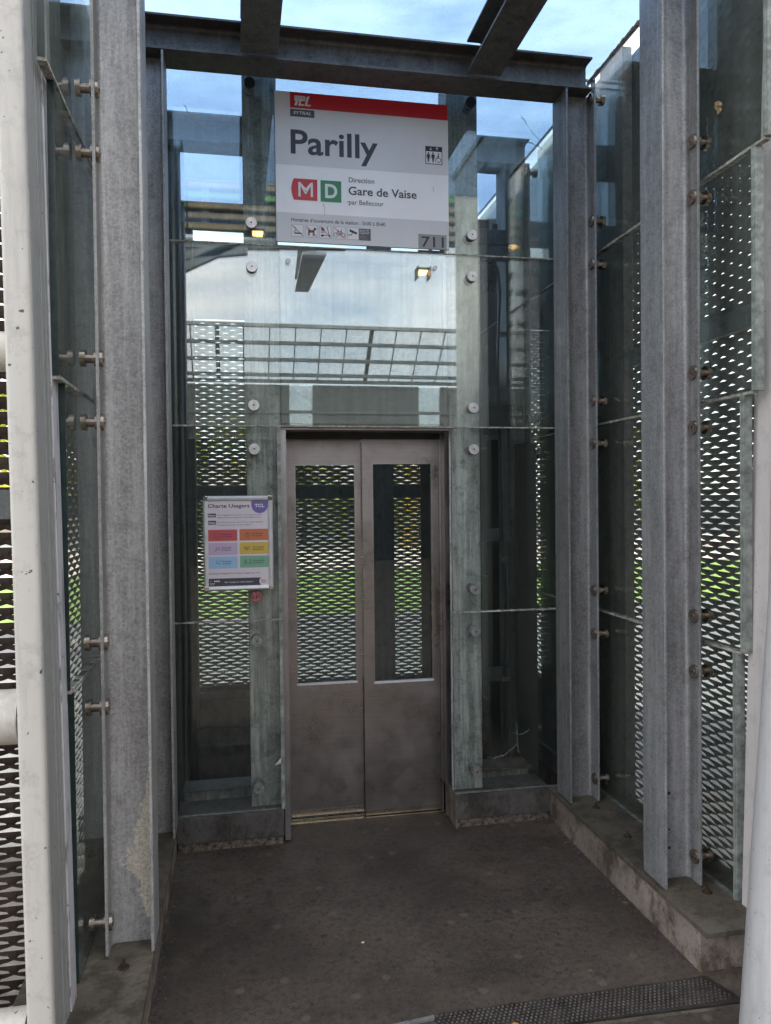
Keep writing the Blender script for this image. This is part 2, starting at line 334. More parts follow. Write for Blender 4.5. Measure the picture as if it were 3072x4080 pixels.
def tag(o, label, cat, group=None):
    o['label'] = label; o['category'] = cat; o['kind'] = 'thing'
    if group: o['group'] = group
    return o
def struct(o, kind='structure'): o['kind'] = kind; return o

# ------------------------------------------------------------------ ground and outdoors (setting)
HX0, HX1, HY0, HY1 = -0.58, 1.86, 3.96, 5.90         # shaft pit opening
def sheet_with_hole(x0, x1, y0, y1, z):
    mb = MB(); xs = [x0, HX0, HX1, x1]; ys = [y0, HY0, HY1, y1]
    for i in range(3):
        for j in range(3):
            if (i, j) != (1, 1): mb.quad((xs[i], ys[j], z), (xs[i+1], ys[j], z), (xs[i+1], ys[j+1], z), (xs[i], ys[j+1], z))
    return mb
struct(obj('ground', sheet_with_hole(-300, 300, -300, 300, -0.012), 'pave'))
struct(obj('floor', sheet_with_hole(-1.2, 2.6, -1.5, 3.961, 0.0) if False else MB().quad((-1.2, -1.5, 0), (2.6, -1.5, 0), (2.6, 3.955, 0), (-1.2, 3.955, 0)), 'floor'))
g = MB(); g.quad((-60, 11, -0.006), (60, 11.3, -0.006), (60, 17.5, -0.006), (-60, 18.5, -0.006))
g.quad((-40, -8, -0.006), (-7, -8, -0.006), (-6, 10.9, -0.006), (-40, 10.9, -0.006))
struct(obj('lawn', g, 'grass'))
g = MB(); g.quad((-60, 18.7, -0.006), (60, 17.7, -0.006), (60, 30, -0.006), (-60, 30, -0.006))
struct(obj('gravel_path', g, 'path'))
struct(obj('forecourt', MB().quad((-9, -15, -.006), (12, -15, -.006), (12, -1.505, -.006), (-9, -1.505, -.006)).quad((-9, -1.505, -.006), (-1.205, -1.505, -.006), (-1.205, 1.8, -.006), (-9, 1.8, -.006)).quad((2.605, -1.505, -.006), (12, -1.505, -.006), (12, 1.8, -.006), (2.605, 1.8, -.006)), 'floor'))

def tree(x, y, h, r, kind, label, mat='leaf', n=1100, group='trees beyond the shaft', lo=.42):
    t = thing('broadleaf_tree', label, 'tree', (x, y, 0), group)
    k = MB(); k.cyl((x, y, -0.05), (x+.1, y, h*.45), .16*h/6, .09*h/6, 10); k.cyl((x+.1, y, h*.45), (x-.1, y+.1, h*.8), .09*h/6, .03*h/6, 8)
    for a in range(5):
        an = a*1.3; k.cyl((x+.05, y, h*(.34+.05*a)), (x+math.cos(an)*r*.7, y+math.sin(an)*r*.7, h*(.55+.07*a)), .05*h/6, .015*h/6, 6)
    obj('trunk', k, 'bark', t, True)
    c = MB(); cl = []
    for _ in range(16):
        a = random.random()*6.28; q = r*(.25+.6*random.random()); cl.append((x+math.cos(a)*q, y+math.sin(a)*q, h*(lo+(.92-lo)*random.random()), r*(.22+.25*random.random())))
    for _ in range(n):
        cx, cy_, cz, cr_ = random.choice(cl)
        p = Vector((random.gauss(0, 1), random.gauss(0, 1), random.gauss(0, 1))).normalized()*cr_*(random.random()**.4) + Vector((cx, cy_, cz))
        u = Vector((random.gauss(0, 1), random.gauss(0, 1), random.gauss(0, 1))).normalized(); v = u.orthogonal().normalized(); s = .11*r/2*(.7+random.random())
        c.quad(p-u*s, p-v*s*.6, p+u*s, p+v*s*.6)
    obj('crown', c, mat, t)
tree(-6.5, 30, 6.4, 2.9, 0, 'leafy green tree beyond the lawn, left of the lift shaft', lo=.2)
tree(-1.6, 31, 5.0, 2.7, 0, 'low crowned tree behind the path, seen past the left side of the poster', lo=.14, n=800)
tree(2.4, 29, 4.6, 2.4, 0, 'round low tree behind the path, seen through the left door leaf', lo=.14, n=800)
tree(7.6, 30, 4.8, 2.3, 0, 'low leafy tree behind the path, right of the yellow shrub', lo=.14, n=750)
tree(5.6, 22.5, 3.3, 1.25, 0, 'yellow leaved shrub seen through the right door leaf', 'leaf_y', 900, 'yellow shrubs', lo=.12)
tree(12.5, 24, 4.4, 2.3, 0, 'small green tree beyond the lawn, seen through the right mesh wall', lo=.2)
tree(-7.4, 5.9, 9.5, 2.7, 0, 'tall leafy tree on the grass left of the side mesh, added as a sun blocker', lo=.26, n=2600)  # added to block the sun, keeps sun patches off the right posts
tree(-10, 12, 4.6, 2.2, 0, 'low leafy tree farther back on the left grass', lo=.15)
tree(11.5, 9.5, 2.6, 1.4, 0, 'small leafy shrub right of the side mesh, in front of the pale house', lo=.1)
def house(x0, x1, y0, y1, h, label, rows, cols, face):
    t = thing('house', label, 'house', ((x0+x1)/2, (y0+y1)/2, 0))
    obj('wall', MB().box(x0, x1, y0, y1, -.1, h), 'render', t)
    xc, rh = (x0+x1)/2, 1.6
    rf = MB(); e = .35
    rf.add([(x0-e, y0-e, h+.003), (x1+e, y0-e, h+.003), (x1+e, y1+e, h+.003), (x0-e, y1+e, h+.003), (x0+1.5, (y0+y1)/2, h+rh), (x1-1.5, (y0+y1)/2, h+rh)],
           [(3, 2, 1, 0), (0, 1, 5, 4), (1, 2, 5), (2, 3, 4, 5), (3, 0, 4)])
    obj('roof', rf, 'roof_tile', t)
    for r_ in range(rows):
        for c_ in range(cols):
            f = (c_+.5)/cols; z0 = .9+r_*2.8
            if face == 'y':
                xx = x0+(x1-x0)*f; o = obj('window', MB().box(xx-.6, xx+.6, y0-.06, y0-.002, z0, z0+1.4), 'sign_w', t)
                obj('pane', MB().box(xx-.5, xx+.5, y0-.075, y0-.061, z0+.1, z0+1.3), 'win', o)
            else:
                yy = y0+(y1-y0)*f; o = obj('window', MB().box(x0-.06, x0-.002, yy-.6, yy+.6, z0, z0+1.4), 'sign_w', t)
                obj('pane', MB().box(x0-.075, x0-.061, yy-.5, yy+.5, z0+.1, z0+1.3), 'win', o)
house(-16, 14, 40, 48, 2.3, 'long low pale house at the far side of the path behind the shaft', 1, 9, 'y')
house(16, 24, -4, 16, 3.3, 'pale house with a tiled roof to the right of the mesh wall', 1, 6, 'x')

# ------------------------------------------------------------------ shaft pit
t = thing('pit_wall', 'damp brown concrete pit walls below the glass lift shaft', 'pit', (.63, 5, -2))
obj('wall', MB().box(HX0-.2, HX1+.2, 5.80, 5.98, -2, .19), 'pit', t, label='dark concrete rear wall of the pit with a ledge')
obj('wall', MB().box(HX0-.2, HX0, 3.97, 5.797, -2, .12), 'pit', t)
obj('wall', MB().box(HX1, HX1+.2, 3.97, 5.797, -2, .12), 'pit', t)
obj('wall', MB().box(HX0, HX1, 3.975, 4.02, -2, -.02), 'pit', t)
obj('floor_slab', MB().box(HX0-.2, HX1+.2, 3.9, 5.98, -2.2, -2.003), 'pit', t)
obj('ledge', MB().box(HX0, HX1, 5.70, 5.797, -.32, -.12).box(HX0, HX1, 5.62, 5.697, -.62, -.45), 'pit', t)

# ------------------------------------------------------------------ kerbs, plinths, floor strip
def kerb(side):
    if side > 0:
        xa, xb, lab = 1.55, 1.86, 'brown stained concrete kerb along the right glass wall with a steel plate on top'
    else:
        xa, xb, lab = -.62, -.30, 'dusty concrete kerb along the left glass wall with a steel plate on top'
    ya, yb = (2.415, 3.74) if side > 0 else (1.95, 3.74)
    t = thing('concrete_kerb', lab, 'kerb', ((xa+xb)/2, 3, 0))
    mb = MB(); n = 40
    for i in range(n):
        y0, y1 = ya+(yb-ya)*i/n, ya+(yb-ya)*(i+1)/n
        mb.box(xa, xb, y0, y1, -.01, .148)
    mb = MB().box(xa, xb, ya, yb, -.01, .148)
    obj('block', mb, 'concrete', t, bevel=.006)
    ov = .012; y2 = ya-.06 if side > 0 else 2.18
    obj('plate', MB().box(xa-(ov if side > 0 else .05), xb+(ov if side < 0 else .05), y2, yb-.003, .150, .170), 'plate', t, bevel=.002)
    bl = [(1.655, 3.42), (1.645, 3.10), (1.70, 2.60)] if side > 0 else [(-.375, 2.56), (-.375, 3.40)]
    for x, y in bl:
        obj('anchor_bolt', MB().cyl((x, y, .171), (x, y, .180), .013, None, 6).cyl((x, y, .180), (x, y, .196), .006, None, 10).cyl((x, y, .1705), (x, y, .1725), .019, None, 14), 'rust', t)
kerb(1); kerb(-1)
rb = MB()
rnd = random.Random(3)
for side in (1, -1):
    for i in range(420):
        y = 2.45+1.25*rnd.random(); x = (1.547 if side > 0 else -.298)-side*rnd.random()**3*.045; q = .0012+.0035*rnd.random()**2
        rb.cyl((x, y, 0), (x+.001, y, q), q*1.5, q*.4, 5)
for i in range(260):
    xg = (-.29+.49*rnd.random()) if i % 2 else (1.06+.48*rnd.random()); yg = 3.712-rnd.random()**3*.05; q = .0012+.0032*rnd.random()**2
    rb.cyl((xg, yg, 0), (xg, yg+.001, q), q*1.5, q*.4, 5)
tag(obj('floor_grit', rb, 'floor'), 'dark grit gathered along the foot of the kerbs', 'grit'); bpy.data.objects['floor_grit']['kind'] = 'stuff'

for x0, x1, lab, sx in ((-.297, .200, 'dark steel plinth box under the left lower pane beside the lift door', 0), (1.056, 1.548, 'dark steel plinth box under the right lower pane beside the lift door', 1)):
    t = thing('steel_plinth', lab, 'plinth', ((x0+x1)/2, 3.8, 0))
    obj('box', MB().box(x0, x1, 3.715, 3.93, .045, .168), 'plinth', t, bevel=.002)
    obj('base_strip', MB().box(x0+.004, x1-.004, 3.735, 3.92, -.005, .043), 'foil', t, label='crumpled silvery tape along the foot of the plinth')
    if sx: obj('side_face', MB().box(x0-.004, x0-.001, 3.716, 3.93, 0, .168), 'concrete', t)

t = thing('tread_plate', 'dark studded anti slip plate across the floor in front of the right kerb', 'tread plate', (1.07, 2.3, 0))
obj('plate', MB().hexa([(.615, 2.262, .0005), (1.60, 2.238, .0005), (1.555, 2.386, .0005), (.585, 2.378, .0005)], [(.615, 2.262, .006), (1.60, 2.238, .006), (1.555, 2.386, .006), (.585, 2.378, .006)]), 'tread', t)
sb = MB()
for j in range(9):
    for i in range(62):
        x = .60+.0157*i+(.0078 if j % 2 else 0); y = 2.262+j*.0137
        if x > 1.575-(.3*(y-2.25)): continue
        sb.cyl((x, y, .0061), (x, y, .0095), .0050, .0030, 6)
o = obj('studs', sb, 'stud', t, True); struct(o, 'stuff')
t = thing('tread_plate', 'studded anti slip plate at the bottom edge, left of the plate by the right kerb', 'tread plate', (.3, 2.2, 0))
obj('plate', MB().box(-.25, .575, 2.18, 2.322, .0005, .006), 'tread', t)
sb = MB()
for j in range(9):
    for i in range(50):
        x = -.22+.0157*i+(.0078 if j % 2 else 0); y = 2.192+j*.0137; sb.cyl((x, y, .0061), (x, y, .0095), .0050, .0030, 6)
o = obj('studs', sb, 'stud', t, True); struct(o, 'stuff')
tag(obj('metal_edging', MB().hexa([(.30, 2.325, .0005), (.590, 2.360, .0005), (.592, 2.374, .0005), (.30, 2.340, .0005)], [(.30, 2.325, .009), (.590, 2.360, .009), (.592, 2.374, .009), (.30, 2.340, .009)]), 'inox_dull'),
    'short pale metal strip on the floor at the bottom edge', 'edging strip')
tag(obj('metal_edging', MB().hexa([(.62, 2.240, .0005), (1.50, 2.222, .0005), (1.50, 2.234, .0005), (.62, 2.256, .0005)], [(.62, 2.240, .004), (1.50, 2.222, .004), (1.50, 2.234, .004), (.62, 2.256, .004)]), 'plate'),
    'thin dull metal strip along the near side of the studded plate', 'edging strip')
def scrap(name, lab, cat, x, y, s, mat, z=.001):
    mb = MB(); n = 7; ps = []
    for i in range(n):
        a = 6.283*i/n; q = s*(.6+.6*rnd.random()); ps.append((x+math.cos(a)*q*1.3, y+math.sin(a)*q, z+.003*rnd.random()))
    mb.add(ps+[(x, y, z+s*.5)], [(i, (i+1) % n, n) for i in range(n)])
    tag(obj(name, mb, mat), lab, cat)
scrap('paper_scrap', 'orange paper scrap on the studded floor plate at the bottom edge', 'litter', .83, 2.275, .011, 'scrap', .009)
scrap('crumb', 'single pale crumb near the middle of the brown floor', 'crumb', .435, 2.83, .006, 'crumb')
scrap('dry_leaf', 'flat pale leaf scrap on the floor near the right kerb', 'leaf', 1.185, 2.50, .009, 'leafdry')
scrap('dry_leaf', 'small dark leaf on the floor below the far right column', 'leaf', 1.31, 3.06, .012, 'leafdry')
scrap('dry_leaf', 'curled brown leaf lying behind the lower left pane on the plinth', 'leaf', .12, 3.752, .014, 'leafdry', .169)

# ------------------------------------------------------------------ I-section columns and beams
H_, B_, TF, TW, RF = .152, .160, .010, .007, .016
def web_poly():
    h = H_/2-TF; p = []
    def arc(cx, cy_, a0, a1): return [(cx+RF*math.cos(R(a0+(a1-a0)*i/5)), cy_+RF*math.sin(R(a0+(a1-a0)*i/5))) for i in range(6)]
    w_ = TW/2
    p += arc(h-RF, w_+RF, -90, 0)
    p += [(h, -w_-RF)] + arc(h-RF, -w_-RF, 0, 90)[1:]
    p += arc(-h+RF, -w_-RF, 90, 180)
    p += [(-h, w_+RF)] + arc(-h+RF, w_+RF, 180, 270)[1:]
    return p
def fixing(parent, pos, nrm, mat_disc='bronze', mat_rod='bronze', rod=.06, disc=.027, capback=True, label=None):
    # disc on the room side, rod running along nrm to the glass or post
    p, nv = Vector(pos), Vector(nrm)
    o = obj('disc', MB().cyl(p, p+nv*.009, disc*.94, disc, 28).cyl(p-nv*.0015, p, disc*.45, disc*.45, 18), mat_disc, parent, True, label=label)
    obj('hole', MB().cyl(p-nv*.0022, p-nv*.0012, disc*.16, None, 10), 'black', o)
    obj('rod', MB().cyl(p+nv*.009, p+nv*(.009+rod), .0145, None, 18).cyl(p+nv*(.009+rod-.017), p+nv*(.009+rod), disc*.98, disc*.94, 26).cyl(p+nv*.0195, p+nv*.0265, disc*.98, None, 26), mat_rod, o, True)
    return o
def column(xc, yc, z0, z1, lab, mat, fix=(), outward=1, group='galvanised columns of the frame', ax='x', name='steel_column', bolts=True):
    t = thing(name, lab, 'column', (xc, yc, z0), group)
    fn = (lambda p, k: (xc+p[0], yc+p[1], z0+.012 if k == 0 else z1)) if ax == 'x' else (lambda p, k: (xc+p[1], yc+p[0], z0+.012 if k == 0 else z1))
    h = H_/2
    for s in (-1, 1):
        a, b = sorted((s*h, s*(h-TF)))
        obj('flange', MB().prism([(a, -B_/2), (b, -B_/2), (b, B_/2), (a, B_/2)], fn), mat, t, bevel=.0015)
    obj('web', MB().prism(web_poly(), fn), mat, t, True)
    if bolts: obj('base_plate', MB().box(xc-h+.005, xc+h-.005, yc-B_/2+.004, yc+B_/2-.004, z0+.0005, z0+.0115), 'plate', t)
    for z, md, lb in fix:
        xo = xc+outward*(h-TF)
        fixing(t, (xo-outward*.010, yc-.052, z), (outward, 0, 0), md, 'bronze', .062, label=lb)
    return t
FZ = [.28, .985, 1.195, 1.905, 2.11, 2.765, 2.97, 3.55]
fx = [(z, 'bronze', None) for z in FZ]
c = column(-.361, 2.69, .17, 3.74, 'nearest galvanised column on the left, with bronze rods reaching to the side glass', 'galv', fx, -1)
rnd = random.Random(5)
pm = MB(); gs = .0042
def _h(i, j, k):
    q = math.sin(i*12.9898+j*78.233+k*37.7)*43758.5453; return q-math.floor(q)
def _vn(x, z, k):
    i, j = math.floor(x), math.floor(z); fx_, fz_ = x-i, z-j
    a, b, c_, d_ = _h(i, j, k), _h(i+1, j, k), _h(i, j+1, k), _h(i+1, j+1, k)
    return (a*(1-fx_)+b*fx_)*(1-fz_)+(c_*(1-fx_)+d_*fx_)*fz_
for i in range(30):
    for j in range(130):
        x, z = -.2965-i*gs, .26+j*gs; f = (z-.26)/.50
        if f > 1: continue
        wmax = .066*max(0, 1-abs(f-.42)*1.55)*(1 if f < .6 else .75)
        if .40 < z < .50: wmax += .03*(1-abs(z-.45)/.05)
        nv = _vn(i*.22, j*.18, 1)*.55+_vn(i*.6, j*.6, 2)*.45
        xx_ = min(max(x, x-gs)+.311, .0155); yq = 2.6856 if x <= -.311 else 2.6705+math.sqrt(max(0, .016**2-max(0, xx_)**2))-.0012
        if (-.2965-x) < wmax*(.45+nv*1.1) and _vn(i*.9, j*.9, 5) > .14:
            pm.add([(x, yq, z), (x-gs*.92, yq, z), (x-gs*.92, yq, z+gs*.92), (x, yq, z+gs*.92)], [(0, 1, 2, 3)])
obj('flaked_patch', pm, 'patch', c)
column(-.361, 3.55, .17, 3.58, 'narrow looking galvanised column behind the nearest left one, at the left end of the beam', 'galv', [(z, 'bronze', None) for z in FZ], -1)
c = column(1.624, 2.71, .17, 3.74, 'nearest galvanised column on the right, with round bolt heads on its outer flange', 'galv_r', fx, 1)
pm = MB()
for z, y_, s in ((.51, 2.66, .007), (.37, 2.64, .005), (.31, 2.665, .004), (.30, 2.67, .007), (.285, 2.69, .004)):
    pm.cyl((1.6, y_-0.0, z), (1.6, y_, z), s) if False else None
    pm.add([(1.59+.02*math.sin(z*90)+s*math.cos(a*.9), 2.7058, z+s*math.sin(a*.9)) for a in range(7)], [tuple(range(7))])
obj('rust_spot', pm, 'rust', c)
column(1.624, 3.55, .17, 3.58, 'galvanised column at the right end of the beam, beside the lower right pane', 'galv_r', fx, 1)
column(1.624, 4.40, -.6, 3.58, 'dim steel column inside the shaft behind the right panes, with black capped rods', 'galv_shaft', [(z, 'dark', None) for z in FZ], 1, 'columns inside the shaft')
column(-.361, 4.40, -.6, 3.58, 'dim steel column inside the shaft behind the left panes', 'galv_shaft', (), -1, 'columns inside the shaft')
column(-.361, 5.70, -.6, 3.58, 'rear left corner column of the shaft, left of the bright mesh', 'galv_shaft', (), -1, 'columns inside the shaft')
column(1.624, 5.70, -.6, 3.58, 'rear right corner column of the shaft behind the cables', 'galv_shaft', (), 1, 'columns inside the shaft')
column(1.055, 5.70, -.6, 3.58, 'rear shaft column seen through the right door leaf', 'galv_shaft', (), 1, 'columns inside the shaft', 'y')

# two columns behind the glass that carry the front panes
def front_column(xc, lab, sx):
    t = thing('steel_column', lab, 'column', (xc, 3.87, .17), 'columns behind the front glass')
    fn = lambda p, k: (xc+p[1], 3.785+H_/2+p[0], .17 if k == 0 else 3.742)
    h = H_/2
    for s in (-1, 1):
        a, b = sorted((s*h, s*(h-TF)))
        obj('flange', MB().prism([(a, -B_/2), (b, -B_/2), (b, B_/2), (a, B_/2)], fn), 'galv_green', t, bevel=.0015)
    obj('web', MB().prism(web_poly(), fn), 'galv_green', t, True)
    xf = .082 if sx < 0 else 1.155
    for i, z in enumerate(FZ[:6]+[2.745, 2.945] if False else [.285, .985, 1.195, 1.89, 2.095, 2.742, 2.946, 3.595]):
        md = 'inox' if z > 1.5 else 'inox_dull'; lb = None
        if sx < 0 and abs(z-1.195) < .01: md, lb = 'red_paint', 'fixing head daubed with red paint'
        if z > 3.5: md = 'dark'
        if sx > 0 and z < 1.5: md = 'inox_dull'
        fixing(t, (xf, 3.700, z), (0, 1, 0), md, 'inox_dull', .070, .0265, label=lb)
front_column(.128, 'lime streaked steel column behind the glass, left of the lift door', -1)
front_column(1.130, 'lime streaked steel column behind the glass, right of the lift door', 1)

def beam(p0, p1, axis, zb, lab, mat, group, name='steel_beam', ht=H_):
    # axis 'x': runs along x at y=yc ; 'y': runs along y at x=xc ; p0,p1 = (start, end, centre)
    s0, s1, cc = p0, p1, axis[1]
    al = axis[0]; t = thing(name, lab, 'beam', (cc, s0, zb) if al == 'y' else (s0, cc, zb), group)
    zc = zb+H_/2
    fn = (lambda p, k: ((s0, s1)[k], cc+p[1], zc+p[0])) if al == 'x' else (lambda p, k: (cc+p[1], (s0, s1)[k], zc+p[0]))
    h = H_/2
    for s in (-1, 1):
        a, b = sorted((s*h, s*(h-TF)))
        obj('flange', MB().prism([(a, -B_/2), (b, -B_/2), (b, B_/2), (a, B_/2)], fn), mat, t, bevel=.0015)
    obj('web', MB().prism(web_poly(), fn), mat, t, True)
    return t
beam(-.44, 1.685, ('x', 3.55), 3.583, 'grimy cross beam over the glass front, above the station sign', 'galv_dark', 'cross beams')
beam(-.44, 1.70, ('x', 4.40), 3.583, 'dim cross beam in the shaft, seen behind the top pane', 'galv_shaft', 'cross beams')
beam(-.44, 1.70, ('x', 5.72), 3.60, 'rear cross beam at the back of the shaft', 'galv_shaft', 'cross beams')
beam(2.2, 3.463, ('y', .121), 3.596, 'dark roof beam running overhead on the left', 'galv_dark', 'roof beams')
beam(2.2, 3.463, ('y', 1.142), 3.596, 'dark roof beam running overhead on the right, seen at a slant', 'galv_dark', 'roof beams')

# ------------------------------------------------------------------ glass panes
def pane(name, lab, mat, box, normal, group, edge='glass_edge', sealant=None):
    x0, x1, y0, y1, z0, z1 = box
    vs = [(x, y, z) for z in (z0, z1) for y in (y0, y1) for x in (x0, x1)]
    F = dict(zm=(0, 2, 3, 1), zp=(4, 5, 7, 6), ym=(0, 1, 5, 4), yp=(2, 6, 7, 3), xm=(0, 4, 6, 2), xp=(1, 3, 7, 5))
    mb = MB()
    for k, f in F.items(): mb.add([vs[i] for i in f], [(0, 1, 2, 3)], 0 if k[0] == normal else 1)
    o = tag(obj(name, mb, [mat, edge]), lab, 'glass pane', group)
    if sealant: obj('sealant', sealant, 'seal', o)
    return o
def seal_y(x0, x1, z):
    s = MB(); n = 30
    for i in range(n):
        a, b = x0+(x1-x0)*i/n, x0+(x1-x0)*(i+1)/n; q = .0025+.0012*rnd.random(); s.box(a, b, 3.7185-.002*rnd.random(), 3.741, z-q, z+q)
    return s
G1 = 'front glass panes beside and above the lift door'
yf0, yf1 = 3.720, 3.741
pane('glass_pane', 'lower left front pane beside the lift door, below the poster', 'glass_low', (-.46, .203, yf0, yf1, .172, 1.0775), 'y', G1)
pane('glass_pane', 'middle left front pane carrying the framed poster', 'glass_low', (-.46, .203, yf0, yf1, 1.0835, 1.996), 'y', G1, sealant=seal_y(-.46, .203, 1.0805))
pane('glass_pane', 'lower right front pane beside the lift door', 'glass_low', (1.045, 1.73, yf0, yf1, .172, 1.0775), 'y', G1)
pane('glass_pane', 'middle right front pane beside the door glazing', 'glass_low', (1.045, 1.73, yf0, yf1, 1.0835, 1.996), 'y', G1, sealant=seal_y(1.045, 1.73, 1.0805))
pane('glass_pane', 'wide front pane above the door mirroring the sky and a gridded canopy', 'glass_up', (-.46, 1.73, yf0, yf1, 2.003, 2.8475), 'y', G1, sealant=seal_y(-.46, 1.73, 1.9995))
pane('glass_pane', 'top front pane with cobwebs behind the station sign', 'glass_top', (-.46, 1.73, yf0, yf1, 2.8535, 3.735), 'y', G1, sealant=seal_y(-.46, 1.73, 2.8505))
o = tag(obj('cover_sheet', MB().box(.212, 1.020, 3.706, 3.7115, 2.012, 2.838), 'glass_sheet'), 'clear scratched plastic sheet fixed on the pane above the lift door', 'plastic sheet')
for x, z in ((.25, 2.775), (.965, 2.775)):
    obj('fastener', MB().cyl((x, 3.7015, z), (x, 3.7055, z), .012, None, 18), 'letter', o)

G2, G3, G4 = 'left side wall glass panes', 'right side wall glass panes', 'side glass panes of the shaft'
rows = [(.172, 1.077, 'lowest'), (1.086, 2.003, 'second from the bottom'), (2.012, 2.852, 'third from the bottom'), (2.861, 3.742, 'topmost')]
for i, (za, zb_, nm) in enumerate(rows):
    yl = [2.50, 2.45, 2.37, 2.27][i]; yr = [2.535, 2.49, 2.425, 2.36][i]
    s = MB()
    if i:
        for k in range(30):
            a, b = yl+(3.66-yl)*k/30, yl+(3.66-yl)*(k+1)/30; q = .0035+.0025*rnd.random(); s.box(-.519, -.494, a, b, za-.0045-q, za-.0045+q)
    pane('glass_pane', f'{nm} pane of the left glass wall behind the nearest column', 'glass_side', (-.517, -.497, yl, 3.66, za, zb_), 'x', G2, 'glass_edge_dark', s if i else None)
    s = MB()
    if i:
        for k in range(30):
            a, b = yr+(3.66-yr)*k/30, yr+(3.66-yr)*(k+1)/30; q = .0035+.003*rnd.random(); s.box(1.767, 1.792, a, b, za-.0045-q, za-.0045+q)
    pane('glass_pane', f'{nm} pane of the right glass wall behind the nearest column', 'glass_side', (1.770, 1.790, yr, 3.66, za, zb_), 'x', G3, sealant=s if i else None)
    obj('edge_fin', MB().box(1.762, 1.806, yr-.010, yr-.001, za, zb_).box(1.768, 1.80, yr-.016, yr-.0105, za, zb_), 'glass_edge', bpy.data.objects[[o_.name for o_ in bpy.data.objects if o_.get('label', '').startswith(nm+' pane of the right')][0]])
    pane('glass_pane', f'{nm} pane on the right side of the lift shaft', 'glass_side', (1.770, 1.790, 3.67, 5.86, za, zb_), 'x', G4, sealant=MB().box(1.768, 1.792, 3.67, 5.86, za-.008, za-.001) if i else None)
    pane('glass_pane', f'{nm} pane on the left side of the lift shaft', 'glass_side', (-.517, -.497, 3.67, 5.86, za, zb_), 'x', G4)
pane('glass_pane', 'large rear pane at the back of the lift shaft', 'glass_door', (-.49, 1.765, 5.82, 5.84, .22, 3.742), 'y', G4)
G5 = 'speckled roof glass panes'
for ya, yb, wh in ((2.2, 3.700, 'over the lobby'), (3.706, 5.86, 'over the lift shaft')):
    for xa, xb, nm in ((-.517, .118, 'left'), (.124, 1.139, 'middle'), (1.145, 1.790, 'right')):
        o = pane('roof_pane', f'{nm} speckled roof glass pane {wh}', 'glass_roof', (xa, xb, ya, yb, 3.746, 3.758), 'z', G5)
        if nm == 'right' and 'lobby' in wh:
            fm = MB(); y = 2.25
            while y < 3.69:
                q = .007+.006*rnd.random(); fm.cyl((1.772, y, 3.741), (1.772, y+.026, 3.741), q, q*.8, 8); y += .022
            obj('foam_bead', fm, 'foam', o, True)

# ------------------------------------------------------------------ expanded metal screens
def expanded(p0, du, out, width, z0, z1, pitch=.11, row=.0235, depth=.0125):
    mb = MB(); p0, du, out = Vector(p0), Vector(du), Vector(out)
    nr = int((z1-z0)/row); nc = int(width/pitch)+2
    for k in range(nr+1):
        z = z0+k*row; sh = (.5 if k % 2 else 0)-1; us, dr = [], []
        for c in range(nc+1):
            for tt, q in ((-.40, 1.32), (-.345, 1.0), (-.16, .83), (0, .60), (.16, .83), (.345, 1.0), (.40, 1.32)):
                u = (c+sh+.5+tt)*pitch
                if 0 <= u <= width: us.append(u); dr.append(q*row)
        if us and us[0] > 0: us.insert(0, 0); dr.insert(0, row*1.35)
        if us and us[-1] < width: us.append(width); dr.append(row*1.35)
        vs = []
        for u, q in zip(us, dr):
            vs.append(p0+du*u+Vector((0, 0, z))); vs.append(p0+du*u+out*depth+Vector((0, 0, z-q)))
        mb.add(vs, [(2*i, 2*i+2, 2*i+3, 2*i+1) for i in range(len(us)-1)])
    return mb
def screen(lab, parts, loc, mat='mesh'):
    t = thing('expanded_metal_screen', lab, 'metal screen', loc, 'expanded metal screens round the shaft'); return t
t = screen('slitted expanded metal screen outside the right glass wall', 0, (1.89, 4, 0))
obj('sheet', expanded((1.89, 2.46, 0), (0, 1, 0), (1, 0, 0), 3.44, .03, 3.78), 'mesh', t)
obj('rail', MB().box(1.86, 1.888, 2.5, 5.9, 2.27, 2.35), 'galv_shaft', t)
obj('post', MB().box(1.835, 1.885, 3.47, 3.70, .0, 3.80), 'galv_dark', t)
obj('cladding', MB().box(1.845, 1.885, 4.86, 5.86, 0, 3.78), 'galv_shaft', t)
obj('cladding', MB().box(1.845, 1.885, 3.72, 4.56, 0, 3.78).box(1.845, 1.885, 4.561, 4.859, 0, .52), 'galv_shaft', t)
t = screen('slitted expanded metal screen outside the left glass wall', 0, (-.62, 4, 0))
obj('sheet', expanded((-.62, 2.62, 0), (0, 1, 0), (-1, 0, 0), 3.28, .03, 3.78), 'mesh', t)
obj('post', MB().box(-.615, -.57, 3.24, 3.72, 0, 3.78), 'galv_green', t)
t = screen('slitted expanded metal screen at the back of the shaft, bright behind the door', 0, (.6, 5.93, 0))
obj('sheet', expanded((-.62, 5.93, 0), (1, 0, 0), (0, 1, 0), 2.50, .26, 2.99), 'mesh', t)
obj('cladding', MB().box(-.62, 1.88, 5.90, 5.92, 2.99, 3.545), 'galv_shaft', t)
obj('rail', MB().box(-.6, 1.86, 5.895, 5.925, 1.66, 1.75), 'galv_shaft', t)
obj('rail', MB().box(-.3, 1.55, 5.86, 5.925, .195, .27).box(-.3, 1.55, 5.80, 5.858, .20, .245), 'galv_shaft', t)
t = screen('grimy expanded metal screen left of the white post, facing the entrance', 0, (-1.2, 2.6, 0))
obj('sheet', expanded((-2.2, 2.60, 0), (1, 0, 0), (0, 1, 0), 1.56, .03, 3.4), 'mesh_brown', t)
obj('rail', MB().box(-2.2, -.64, 2.56, 2.598, 1.60, 1.69), 'galv_shaft', t)

